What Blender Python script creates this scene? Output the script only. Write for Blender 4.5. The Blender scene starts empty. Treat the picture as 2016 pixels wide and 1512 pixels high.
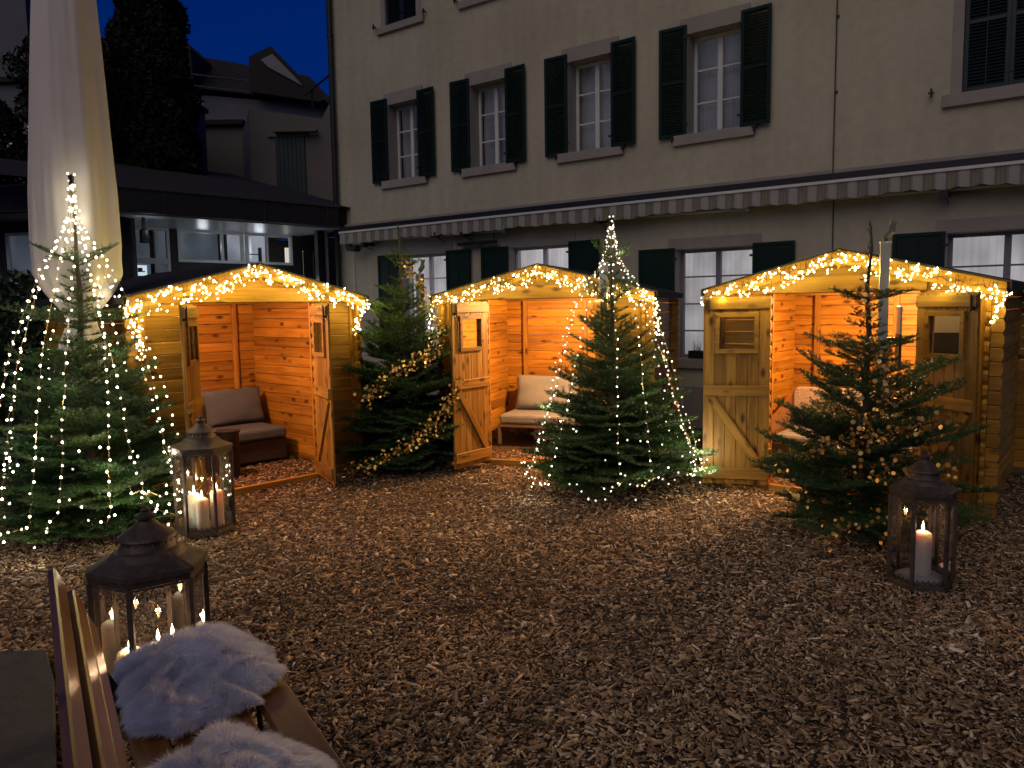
import bpy, math, random
import numpy as np
from mathutils import Vector, Matrix, Euler
R = math.radians
rng = np.random.default_rng(7)
random.seed(7)
S = bpy.context.scene
COL = S.collection

# ------------------------------------------------------------------ camera, sky, light, exposure
cam = bpy.data.cameras.new('camera'); camo = bpy.data.objects.new('camera', cam); COL.objects.link(camo)
cam.sensor_width = 36; cam.lens = 1538.8 / 2016 * 36; cam.clip_start = .05; cam.clip_end = 500
camo.matrix_world = Matrix.Translation((0, 0, 1.724)) @ Matrix.Rotation(R(90 - 5.646), 4, 'X') @ Matrix.Rotation(R(-0.901), 4, 'Z')
S.camera = camo
W = bpy.data.worlds.new('World'); S.world = W; W.use_nodes = True
nt = W.node_tree; nt.nodes.clear()
sky = nt.nodes.new('ShaderNodeTexSky'); sky.sky_type = 'NISHITA'; sky.sun_disc = False
sky.sun_elevation = R(1.2); sky.sun_rotation = R(200); sky.air_density = 1.0; sky.ozone_density = 9; sky.dust_density = .3
bg = nt.nodes.new('ShaderNodeBackground'); bg.inputs[1].default_value = .15
wo = nt.nodes.new('ShaderNodeOutputWorld')
nt.links.new(sky.outputs[0], bg.inputs[0]); nt.links.new(bg.outputs[0], wo.inputs[0])
# soft town glow from behind the camera (the only sun lamp of this dusk)
sl = bpy.data.lights.new('dusk_sun', 'SUN'); sl.energy = .63; sl.angle = R(60); sl.color = (1, .83, .62)
so = bpy.data.objects.new('dusk_sun', sl); COL.objects.link(so)
sd = Vector((.42, 1.0, -.95)); so.rotation_euler = sd.to_track_quat('-Z', 'Y').to_euler()
S.view_settings.view_transform = 'Standard'; S.view_settings.look = 'None'
S.view_settings.exposure = 0; S.view_settings.gamma = 1; S.view_settings.use_curve_mapping = False
S.render.engine = 'CYCLES'
cy = S.cycles
cy.use_denoising = True; cy.max_bounces = 6; cy.diffuse_bounces = 3; cy.glossy_bounces = 3; cy.transparent_max_bounces = 12
cy.transmission_bounces = 4; cy.sample_clamp_indirect = 3; cy.sample_clamp_direct = 0; cy.caustics_reflective = False; cy.caustics_refractive = False
try: cy.use_light_tree = True
except Exception: pass

# ------------------------------------------------------------------ materials
def mat(name, col, rough=.6, metal=0, spec=.5, emit=None, estr=0, sub=0):
    m = bpy.data.materials.new(name); m.use_nodes = True; p = m.node_tree.nodes['Principled BSDF']
    p.inputs['Base Color'].default_value = (*col, 1); p.inputs['Roughness'].default_value = rough
    p.inputs['Metallic'].default_value = metal; p.inputs['Specular IOR Level'].default_value = spec
    if emit: p.inputs['Emission Color'].default_value = (*emit, 1); p.inputs['Emission Strength'].default_value = estr
    if sub:
        p.inputs['Subsurface Weight'].default_value = sub; p.inputs['Subsurface Scale'].default_value = .12
        p.inputs['Subsurface Radius'].default_value = (1, .5, .3)
    return m
def nodes(m): return m.node_tree.nodes, m.node_tree.links, m.node_tree.nodes['Principled BSDF']
def ramp(N, stops):
    r = N.new('ShaderNodeValToRGB'); e = r.color_ramp.elements
    while len(e) < len(stops): e.new(.5)
    for x, (p, c) in zip(e, stops): x.position = p; x.color = (*c, 1)
    return r
def noisy(name, c1, c2, scale=6, rough=.8, bump=.2, detail=6, bscale=None, metal=0, spec=.4, dist=.01):
    m = mat(name, c1, rough, metal, spec); N, L, p = nodes(m)
    tc = N.new('ShaderNodeTexCoord'); n = N.new('ShaderNodeTexNoise'); n.inputs['Scale'].default_value = scale; n.inputs['Detail'].default_value = detail
    L.new(tc.outputs['Object'], n.inputs['Vector'])
    r = ramp(N, [(.3, c1), (.7, c2)]); L.new(n.outputs[0], r.inputs[0]); L.new(r.outputs[0], p.inputs['Base Color'])
    if bump:
        n2 = N.new('ShaderNodeTexNoise'); n2.inputs['Scale'].default_value = bscale or scale * 6; n2.inputs['Detail'].default_value = 5
        L.new(tc.outputs['Object'], n2.inputs['Vector'])
        b = N.new('ShaderNodeBump'); b.inputs['Strength'].default_value = bump; b.inputs['Distance'].default_value = dist
        L.new(n2.outputs[0], b.inputs['Height']); L.new(b.outputs[0], p.inputs['Normal'])
    return m
def wood(name, light, dark, knot, axis=0, rough=.5, vary=.35, spec=.4):
    """grain runs along local axis; every object gets its own piece of the texture"""
    m = mat(name, light, rough, 0, spec); N, L, p = nodes(m)
    tc = N.new('ShaderNodeTexCoord'); oi = N.new('ShaderNodeObjectInfo')
    mul = N.new('ShaderNodeMath'); mul.operation = 'MULTIPLY'; mul.inputs[1].default_value = 61.7; L.new(oi.outputs['Random'], mul.inputs[0])
    add = N.new('ShaderNodeVectorMath'); add.operation = 'ADD'; L.new(tc.outputs['Object'], add.inputs[0]); L.new(mul.outputs[0], add.inputs[1])
    def mapped(a, b):
        q = N.new('ShaderNodeMapping'); s = [b, b, b]; s[axis] = a; q.inputs['Scale'].default_value = s; L.new(add.outputs[0], q.inputs[0]); return q
    n = N.new('ShaderNodeTexNoise'); n.inputs['Scale'].default_value = 1; n.inputs['Detail'].default_value = 5; n.inputs['Distortion'].default_value = .6
    L.new(mapped(1.6, 26).outputs[0], n.inputs['Vector'])
    r = ramp(N, [(.34, dark), (.62, light)]); L.new(n.outputs[0], r.inputs[0])
    n2 = N.new('ShaderNodeTexNoise'); n2.inputs['Scale'].default_value = 1; n2.inputs['Detail'].default_value = 3
    L.new(mapped(1.2, 3).outputs[0], n2.inputs['Vector'])
    blot = N.new('ShaderNodeMapRange'); blot.inputs[1].default_value = .3; blot.inputs[2].default_value = .75; blot.inputs[3].default_value = .7; blot.inputs[4].default_value = 1.12
    L.new(n2.outputs[0], blot.inputs[0])
    v = N.new('ShaderNodeTexVoronoi'); v.inputs['Scale'].default_value = 1; L.new(mapped(4.2, 9).outputs[0], v.inputs['Vector'])
    kn = N.new('ShaderNodeMapRange'); kn.inputs[1].default_value = .10; kn.inputs[2].default_value = .27; kn.inputs[3].default_value = 1; kn.inputs[4].default_value = 0
    L.new(v.outputs['Distance'], kn.inputs[0])
    mk = N.new('ShaderNodeMixRGB'); mk.inputs[2].default_value = (*knot, 1); L.new(kn.outputs[0], mk.inputs[0]); L.new(r.outputs[0], mk.inputs[1])
    ov = N.new('ShaderNodeMapRange'); ov.inputs[3].default_value = 1 - vary; ov.inputs[4].default_value = 1 + vary * .3; L.new(oi.outputs['Random'], ov.inputs[0])
    mm = N.new('ShaderNodeMath'); mm.operation = 'MULTIPLY'; L.new(ov.outputs[0], mm.inputs[0]); L.new(blot.outputs[0], mm.inputs[1])
    vs = N.new('ShaderNodeVectorMath'); vs.operation = 'SCALE'; L.new(mk.outputs[0], vs.inputs[0]); L.new(mm.outputs[0], vs.inputs['Scale'])
    L.new(vs.outputs[0], p.inputs['Base Color'])
    b = N.new('ShaderNodeBump'); b.inputs['Strength'].default_value = .25; b.inputs['Distance'].default_value = .004
    L.new(n.outputs[0], b.inputs['Height']); L.new(b.outputs[0], p.inputs['Normal'])
    return m
def glass(name, tint=(.9, .95, .95), refl=1.0, dirt=.0):
    m = bpy.data.materials.new(name); m.use_nodes = True; N, L = m.node_tree.nodes, m.node_tree.links; N.clear()
    o = N.new('ShaderNodeOutputMaterial'); t = N.new('ShaderNodeBsdfTransparent'); t.inputs[0].default_value = (*tint, 1)
    g = N.new('ShaderNodeBsdfGlossy'); g.inputs['Roughness'].default_value = .02
    f = N.new('ShaderNodeFresnel'); f.inputs[0].default_value = 1.5
    sc = N.new('ShaderNodeMath'); sc.operation = 'MULTIPLY'; sc.inputs[1].default_value = refl; sc.use_clamp = True
    mx = N.new('ShaderNodeMixShader'); L.new(f.outputs[0], sc.inputs[0]); L.new(sc.outputs[0], mx.inputs[0]); L.new(t.outputs[0], mx.inputs[1]); L.new(g.outputs[0], mx.inputs[2])
    out = mx
    if dirt:
        d = N.new('ShaderNodeBsdfDiffuse'); d.inputs[0].default_value = (.55, .45, .35, 1); m2 = N.new('ShaderNodeMixShader')
        nz = N.new('ShaderNodeTexNoise'); nz.inputs['Scale'].default_value = 9; nz.inputs['Detail'].default_value = 6
        tc = N.new('ShaderNodeTexCoord'); L.new(tc.outputs['Object'], nz.inputs['Vector'])
        mr = N.new('ShaderNodeMapRange'); mr.inputs[1].default_value = .35; mr.inputs[2].default_value = .8; mr.inputs[3].default_value = dirt * .25; mr.inputs[4].default_value = dirt
        L.new(nz.outputs[0], mr.inputs[0]); L.new(mr.outputs[0], m2.inputs[0]); L.new(mx.outputs[0], m2.inputs[1]); L.new(d.outputs[0], m2.inputs[2]); out = m2
    L.new(out.outputs[0], o.inputs[0]); return m
def glow(name, col, strength):
    m = bpy.data.materials.new(name); m.use_nodes = True; N, L = m.node_tree.nodes, m.node_tree.links; N.clear()
    o = N.new('ShaderNodeOutputMaterial'); e = N.new('ShaderNodeEmission'); e.inputs[0].default_value = (*col, 1); e.inputs[1].default_value = strength
    L.new(e.outputs[0], o.inputs[0])
    try: m.cycles.emission_sampling = 'NONE'
    except Exception: pass
    return m

M = dict(
    plank=wood('honey_stained_spruce', (.52, .27, .032), (.34, .15, .016), (.10, .035, .008), 0),
    board=wood('honey_stained_board', (.46, .25, .045), (.28, .135, .022), (.09, .035, .01), 0, vary=.35),
    bench=wood('varnished_bench_slat', (.27, .125, .035), (.17, .072, .019), (.12, .05, .012), 0, rough=.28, vary=.15, spec=.6),
    felt=noisy('roof_felt', (.018, .018, .02), (.035, .034, .036), 30, .9, .3),
    plaster=None,
    stone=noisy('sandstone_trim', (.30, .27, .25), (.36, .33, .30), 3, .85, .2),
    shutter=mat('dark_green_shutter_paint', (.006, .020, .016), .45, 0, .25),
    closed=mat('dark_blue_green_paint', (.006, .018, .024), .4),
    white=noisy('white_window_paint', (.62, .62, .62), (.72, .72, .72), 3, .4, 0),
    greyframe=mat('frame_white_in_shade', (.22, .22, .27), .4),  # shadow on the white frames put into a grey blue colour
    iron=noisy('lantern_iron', (.06, .046, .036), (.12, .092, .072), 25, .55, .15, metal=.3),
    black=mat('black_metal', (.012, .012, .013), .45),
    brass=mat('brass', (.5, .34, .1), .3, 1),
    wire=mat('copper_wire', (.55, .38, .15), .35, .8),
    darkwire=mat('dark_green_cable', (.01, .018, .01), .5),
    gold=None,
    bark=noisy('fir_bark', (.07, .05, .03), (.14, .10, .06), 30, .9, .5),
    twig=mat('fir_twig', (.10, .085, .035), .8),
    cloth=noisy('grey_cushion_fabric', (.065, .082, .105), (.09, .108, .135), 5, .95, .3, bscale=260, dist=.002),
    cloth2=noisy('light_cushion_fabric', (.20, .225, .25), (.25, .275, .30), 5, .95, .3, bscale=260, dist=.002),
    rattan=noisy('dark_rattan', (.025, .02, .018), (.05, .04, .035), 60, .6, .6, bscale=120),
    sofaframe=mat('taupe_metal_frame', (.16, .14, .125), .45),
    parasol=None,
    wax=mat('candle_wax', (.88, .80, .70), .45, sub=1),
    flame=glow('candle_flame', (1, .66, .30), 30),
    wick=mat('wick', (.02, .015, .01), .9),
    bulbw=glow('warm_led', (1, .82, .36), 12),
    bulbc=glow('neutral_led', (1, .90, .66), 9),
    lampglow=glow('hut_lamp_glow', (1, .62, .28), 12),
    pane=glass('lantern_glass', (.97, .97, .96), 1.3, .035),
    winglass=glass('window_glass', (.84, .86, .88), .9),
    doorglass=glass('hut_door_glass', (.85, .88, .85), 2.0, .05),
    curtain=mat('lit_curtain', (.7, .68, .72), .9, emit=(.90, .84, .84), estr=.36),
    room=mat('upper_curtain_glow', (.45, .44, .46), .8, emit=(.5, .5, .56), estr=.03),  # unlit upper curtains, faint glow added in place of reflected sky
    roomdim=mat('dim_glazed_room', (.25, .27, .30), .6, emit=(.5, .62, .8), estr=.035),
    roomlit=mat('lit_room_wall', (.6, .6, .55), .8, emit=(1, .93, .72), estr=.75),
    roommid=mat('half_lit_room_wall', (.6, .6, .6), .8, emit=(.75, .78, .95), estr=.22),
    bright=mat('bright_window', (.6, .6, .6), .8, emit=(.75, .9, 1), estr=.9),
    soffit=noisy('soffit_panel', (.34, .36, .40), (.40, .42, .46), 2, .3, 0, spec=.8),
    darkclad=noisy('dark_cladding', (.016, .015, .018), (.028, .026, .03), 8, .6, .1),
    greypost=mat('galvanised_post', (.42, .42, .42), .4, .4),
    slab=noisy('dark_paving_stone', (.035, .035, .038), (.06, .06, .06), 14, .8, .5, bscale=80),
    roofdark=noisy('dark_roof_tiles', (.02, .018, .02), (.035, .03, .032), 12, .9, .3),
    farwall=noisy('far_house_wall', (.16, .145, .14), (.19, .175, .165), 1.5, .9, .1),  # colour darkened to stand for weaker light on the distant houses
    farblue=noisy('far_house_wall_painted_shade', (.12, .12, .15), (.15, .15, .18), 1.5, .9, .1),  # bluer copy of the far wall with the shade in its colour
    fardoor=mat('teal_shutter_door', (.022, .040, .050), .6),
    gutter=mat('zinc_gutter', (.10, .10, .12), .4, .6),
    fur=None, fir=None, chips=None, valance=None)

def plaster_material():
    m = mat('facade_plaster', (.5, .46, .35), .92, 0, .2); N, L, p = nodes(m); tc = N.new('ShaderNodeTexCoord')
    def nz(scale, det, mp=(1, 1, 1)):
        q = N.new('ShaderNodeMapping'); q.inputs['Scale'].default_value = mp; L.new(tc.outputs['Object'], q.inputs[0])
        n = N.new('ShaderNodeTexNoise'); n.inputs['Scale'].default_value = scale; n.inputs['Detail'].default_value = det; L.new(q.outputs[0], n.inputs['Vector']); return n
    a, b, c_ = nz(.55, 6), nz(1, 5, (5.5, 5.5, .35)), nz(9, 8)
    r = ramp(N, [(.3, (.43, .40, .30)), (.5, (.50, .465, .355)), (.75, (.56, .52, .40))]); L.new(a.outputs[0], r.inputs[0])
    mr = N.new('ShaderNodeMapRange'); mr.inputs[1].default_value = .35; mr.inputs[2].default_value = .7; mr.inputs[3].default_value = .93; mr.inputs[4].default_value = 1.02; L.new(b.outputs[0], mr.inputs[0])
    m2 = N.new('ShaderNodeMapRange'); m2.inputs[1].default_value = .3; m2.inputs[2].default_value = .7; m2.inputs[3].default_value = .93; m2.inputs[4].default_value = 1.05; L.new(c_.outputs[0], m2.inputs[0])
    mm = N.new('ShaderNodeMath'); mm.operation = 'MULTIPLY'; L.new(mr.outputs[0], mm.inputs[0]); L.new(m2.outputs[0], mm.inputs[1])
    vs = N.new('ShaderNodeVectorMath'); vs.operation = 'SCALE'; L.new(r.outputs[0], vs.inputs[0]); L.new(mm.outputs[0], vs.inputs['Scale']); L.new(vs.outputs[0], p.inputs['Base Color'])
    bb = N.new('ShaderNodeBump'); bb.inputs['Strength'].default_value = .35; bb.inputs['Distance'].default_value = .006; n3 = nz(45, 6); L.new(n3.outputs[0], bb.inputs['Height']); L.new(bb.outputs[0], p.inputs['Normal']); return m
M['plaster'] = plaster_material()
def fir_material():
    m = mat('fir_needles', (.03, .085, .03), .42, 0, .45); N, L, p = nodes(m)
    oi = N.new('ShaderNodeObjectInfo'); g = N.new('ShaderNodeNewGeometry')
    tc = N.new('ShaderNodeTexCoord'); n = N.new('ShaderNodeTexNoise'); n.inputs['Scale'].default_value = 5
    L.new(tc.outputs['Object'], n.inputs['Vector'])
    ad = N.new('ShaderNodeMath'); ad.operation = 'ADD'; L.new(n.outputs[0], ad.inputs[0]); L.new(oi.outputs['Random'], ad.inputs[1])
    ml = N.new('ShaderNodeMath'); ml.operation = 'MULTIPLY'; ml.inputs[1].default_value = .5; L.new(ad.outputs[0], ml.inputs[0])
    r = ramp(N, [(.25, (.016, .062, .020)), (.5, (.036, .112, .030)), (.8, (.08, .17, .042))]); L.new(ml.outputs[0], r.inputs[0])
    L.new(r.outputs[0], p.inputs['Base Color']); return m
M['fir'] = fir_material()
def gold_material():
    m = mat('gold_foil', (.75, .48, .14), .42, 1); N, L, p = nodes(m); oi = N.new('ShaderNodeObjectInfo')
    r = ramp(N, [(0, (.80, .42, .12)), (.45, (.85, .60, .18)), (.8, (.9, .75, .28)), (1, (.55, .28, .10))]); L.new(oi.outputs['Random'], r.inputs[0])
    L.new(r.outputs[0], p.inputs['Base Color']); return m
M['gold'] = gold_material()
def parasol_material():
    m = noisy('parasol_canvas', (.68, .62, .56), (.76, .70, .64), 2, .95, .15, bscale=300, dist=.002)
    nodes(m)[2].inputs['Transmission Weight'].default_value = 0
    return m
M['parasol'] = parasol_material()
def attr_material(name, stops, rough=.75, spec=.3):
    m = mat(name, (.3, .2, .1), rough, 0, spec); N, L, p = nodes(m)
    a = N.new('ShaderNodeAttribute'); a.attribute_name = 'tone'
    r = ramp(N, stops); L.new(a.outputs['Fac'], r.inputs[0]); L.new(r.outputs[0], p.inputs['Base Color']); return m
M['chips'] = attr_material('wood_chips', [(0, (.055, .036, .024)), (.3, (.25, .165, .098)), (.6, (.45, .305, .175)), (.88, (.66, .48, .29)), (1, (.90, .78, .58))], .55)
def fur_mix(m):
    N, L = m.node_tree.nodes, m.node_tree.links; p = N['Principled BSDF']; o = [n for n in N if n.type == 'OUTPUT_MATERIAL'][0]
    t = N.new('ShaderNodeBsdfTranslucent'); mx = N.new('ShaderNodeMixShader'); mx.inputs[0].default_value = .5
    src = p.inputs['Base Color'].links[0].from_socket; L.new(src, t.inputs[0]); L.new(p.outputs[0], mx.inputs[1]); L.new(t.outputs[0], mx.inputs[2]); L.new(mx.outputs[0], o.inputs[0]); return m
M['fur'] = attr_material('fur_dusk_blue_tint', [(0, (.80, .84, .95)), (1, (.92, .94, .99))], .6, .3); fur_mix(M['fur'])  # blue of the dusk sky put into the white fur's colour
def valance_material():
    m = mat('striped_awning_cloth', (.6, .6, .6), .85); N, L, p = nodes(m)
    tc = N.new('ShaderNodeTexCoord'); sx = N.new('ShaderNodeSeparateXYZ'); L.new(tc.outputs['Object'], sx.inputs[0])
    d = N.new('ShaderNodeMath'); d.operation = 'MULTIPLY'; d.inputs[1].default_value = 1 / .235; L.new(sx.outputs[0], d.inputs[0])
    f = N.new('ShaderNodeMath'); f.operation = 'FRACT'; L.new(d.outputs[0], f.inputs[0])
    r = ramp(N, [(0, (.32, .305, .285)), (.42, (.17, .165, .16)), (.54, (.26, .225, .13)), (.62, (.19, .18, .165)), (.70, (.26, .225, .13)), (.80, (.17, .165, .16)), (.9, (.23, .22, .205))])
    r.color_ramp.interpolation = 'CONSTANT'; L.new(f.outputs[0], r.inputs[0]); L.new(r.outputs[0], p.inputs['Base Color']); return m
M['valance'] = valance_material()
def lit_cloth(m, lo, hi):
    N, L, p = nodes(m); tc = N.new('ShaderNodeTexCoord'); q = N.new('ShaderNodeMapping'); q.inputs['Scale'].default_value = (1.3, 1, .8); L.new(tc.outputs['Object'], q.inputs[0])
    n = N.new('ShaderNodeTexNoise'); n.inputs['Scale'].default_value = 1.6; n.inputs['Detail'].default_value = 2; L.new(q.outputs[0], n.inputs['Vector'])
    mr = N.new('ShaderNodeMapRange'); mr.inputs[1].default_value = .35; mr.inputs[2].default_value = .65; mr.inputs[3].default_value = lo; mr.inputs[4].default_value = hi
    L.new(n.outputs[0], mr.inputs[0]); L.new(mr.outputs[0], p.inputs['Emission Strength'])
lit_cloth(M['curtain'], .22, .50); lit_cloth(M['room'], .010, .05); lit_cloth(M['roomdim'], .02, .10); lit_cloth(M['roommid'], .12, .32)

# ------------------------------------------------------------------ mesh helpers
class MB:
    def __init__(s): s.v = []; s.f = []
    def add(s, vs, fs):
        o = len(s.v); s.v += [tuple(v) for v in vs]; s.f += [tuple(i + o for i in f) for f in fs]; return s
    def box(s, x0, x1, y0, y1, z0, z1):
        return s.add([(x0, y0, z0), (x1, y0, z0), (x1, y1, z0), (x0, y1, z0), (x0, y0, z1), (x1, y0, z1), (x1, y1, z1), (x0, y1, z1)],
                     [(0, 3, 2, 1), (4, 5, 6, 7), (0, 1, 5, 4), (1, 2, 6, 5), (2, 3, 7, 6), (3, 0, 4, 7)])
    def prism(s, poly, y0, y1):          # polygon in x,z extruded along y
        n = len(poly); vs = [(a, y0, b) for a, b in poly] + [(a, y1, b) for a, b in poly]
        fs = [tuple(range(n)), tuple(range(2 * n - 1, n - 1, -1))] + [((i + 1) % n, i, i + n, (i + 1) % n + n) for i in range(n)]
        return s.add(vs, fs)
    def lathe(s, prof, n=20, c=(0, 0, 0), cap=True, sy=1.0):
        o = []; k = len(prof)
        for r, z in prof:
            for i in range(n):
                a = 2 * math.pi * i / n; o.append((c[0] + r * math.cos(a), c[1] + sy * r * math.sin(a), c[2] + z))
        fs = [(j * n + i, j * n + (i + 1) % n, (j + 1) * n + (i + 1) % n, (j + 1) * n + i) for j in range(k - 1) for i in range(n)]
        if cap: fs += [tuple(range(n - 1, -1, -1)), tuple((k - 1) * n + i for i in range(n))]
        return s.add(o, fs)
    def tube(s, pts, r, n=5, closed=False):
        pts = [Vector(p) for p in pts]; m = len(pts); vs = []
        rr = r if hasattr(r, '__len__') else [r] * m
        for i, p in enumerate(pts):
            t = (pts[min(i + 1, m - 1)] - pts[max(i - 1, 0)])
            if t.length < 1e-9: t = Vector((0, 0, 1))
            t.normalize(); u = t.orthogonal().normalized() if abs(t.z) > .95 else t.cross(Vector((0, 0, 1))).normalized(); w = t.cross(u)
            for k in range(n):
                a = 2 * math.pi * k / n; vs.append(p + (u * math.cos(a) + w * math.sin(a)) * rr[i])
        fs = [(j * n + i, j * n + (i + 1) % n, (j + 1) * n + (i + 1) % n, (j + 1) * n + i) for j in range(m - 1) for i in range(n)]
        fs += [tuple(range(n - 1, -1, -1)), tuple((m - 1) * n + i for i in range(n))]
        return s.add(vs, fs)
    def mesh(s, name, m, smooth=False):
        me = bpy.data.meshes.new(name); me.from_pydata(s.v, [], s.f); me.materials.append(m)
        if smooth: me.polygons.foreach_set('use_smooth', [True] * len(me.polygons))
        me.update(); return me
def link(name, data, parent=None, loc=(0, 0, 0), rot=(0, 0, 0), kind=None, scale=None):
    o = bpy.data.objects.new(name, data); COL.objects.link(o); o.location = loc; o.rotation_euler = rot
    if scale: o.scale = scale
    if parent: o.parent = parent
    if kind: o['kind'] = kind
    return o
def part(name, mb, m, parent=None, loc=(0, 0, 0), rot=(0, 0, 0), smooth=False, bevel=0, kind=None):
    o = link(name, mb.mesh(name, m, smooth) if isinstance(mb, MB) else mb, parent, loc, rot, kind)
    if bevel:
        b = o.modifiers.new('bevel', 'BEVEL'); b.width = bevel; b.segments = 2; b.limit_method = 'ANGLE'
    return o
def thing(name, label, cat, loc=(0, 0, 0), rz=0, group=None):
    o = link(name, None, None, loc, (0, 0, rz)); o.empty_display_size = .1; return tag(o, label, cat, group)
def tag(o, label, cat, group=None):
    o['label'] = label; o['category'] = cat
    if group: o['group'] = group
    return o
def np_mesh(name, verts, faces, m, tone=None, smooth=False):
    """verts (n,3), faces (m,k) all of one size k"""
    me = bpy.data.meshes.new(name); nv, (nf, k) = len(verts), faces.shape
    me.vertices.add(nv); me.vertices.foreach_set('co', verts.astype(np.float32).ravel())
    me.loops.add(nf * k); me.loops.foreach_set('vertex_index', faces.astype(np.int32).ravel())
    me.polygons.add(nf); me.polygons.foreach_set('loop_start', np.arange(0, nf * k, k, dtype=np.int32)); me.polygons.foreach_set('loop_total', np.full(nf, k, np.int32))
    if smooth: me.polygons.foreach_set('use_smooth', np.ones(nf, bool))
    if tone is not None:
        a = me.attributes.new('tone', 'FLOAT', 'FACE'); a.data.foreach_set('value', tone.astype(np.float32))
    me.materials.append(m); me.update(calc_edges=True); me.validate(); return me
_cache = {}
def plank_mesh(l, h, t, b=.006, m='plank', endcut=0):
    """board: length along x (centred), height z (from 0), thickness y (centred), chamfered long edges"""
    key = (round(l, 3), round(h, 3), round(t, 3), b, m, endcut)
    if key in _cache: return _cache[key]
    y, hb = t / 2, h
    sec = [(-y, b), (-y + b, 0), (y - b, 0), (y, b), (y, hb - b), (y - b, hb), (-y + b, hb), (-y, hb - b)]
    e = endcut; mb = MB(); x0, x1 = -l / 2, l / 2
    def ring(x, s):
        zc = h / 2; return [(x, q[0], zc + (q[1] - zc) * s) for q in sec]
    if e: rings = ring(x0, .45) + ring(x0 + e, 1) + ring(x1 - e, 1) + ring(x1, .45); k = 4
    else: rings = ring(x0, 1) + ring(x1, 1); k = 2
    fs = [(j * 8 + i, (j + 1) * 8 + i, (j + 1) * 8 + (i + 1) % 8, j * 8 + (i + 1) % 8) for j in range(k - 1) for i in range(8)]
    fs += [tuple(range(8)), tuple((k - 1) * 8 + i for i in range(7, -1, -1))]
    mb.add(rings, fs); me = mb.mesh('plank', M[m]); _cache[key] = me; return me
def point(parent, loc, power, col, r=.02, name='light'):
    l = bpy.data.lights.new(name, 'POINT'); l.energy = power; l.color = col; l.shadow_soft_size = r
    o = bpy.data.objects.new(name, l); COL.objects.link(o); o.location = loc
    if parent: o.parent = parent
    return o

# ------------------------------------------------------------------ ground
def gh(x, y):
    return .010 * np.sin(x * 1.7 + .6 * y) + .008 * np.sin(y * 2.6 - x) + .006 * np.sin(3.7 * x + 2.9 * y) - .022
g = MB(); g.box(-150, 150, -60, 240, -.6, -.052)
part('ground', g, noisy('dark_garden_soil', (.03, .026, .022), (.05, .045, .038), 3, .95, .3), kind='structure')
nx, ny = 150, 120
X, Y = np.meshgrid(np.linspace(-9, 8, nx), np.linspace(-1.5, 13.5, ny)); Z = gh(X, Y)
F = (np.arange(ny - 1)[:, None] * nx + np.arange(nx - 1)[None, :]).ravel(); F = np.stack([F, F + 1, F + nx + 1, F + nx], 1)
def mulch_material():
    m = mat('mulch_base', (.06, .035, .02), .9); N, L, p = nodes(m); tc = N.new('ShaderNodeTexCoord')
    v = N.new('ShaderNodeTexVoronoi'); v.inputs['Scale'].default_value = 55; L.new(tc.outputs['Object'], v.inputs['Vector'])
    r = ramp(N, [(0, (.03, .02, .013)), (.5, (.08, .052, .032)), (1, (.17, .115, .07))]); L.new(v.outputs['Color'], r.inputs[0]); L.new(r.outputs[0], p.inputs['Base Color'])
    b = N.new('ShaderNodeBump'); b.inputs['Strength'].default_value = 1; b.inputs['Distance'].default_value = .02; L.new(v.outputs['Distance'], b.inputs['Height']); L.new(b.outputs[0], p.inputs['Normal']); return m
link('mulch_bed', np_mesh('mulch_bed', np.stack([X.ravel(), Y.ravel(), Z.ravel() - .012], 1), F, mulch_material(), smooth=True), kind='structure')
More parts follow.
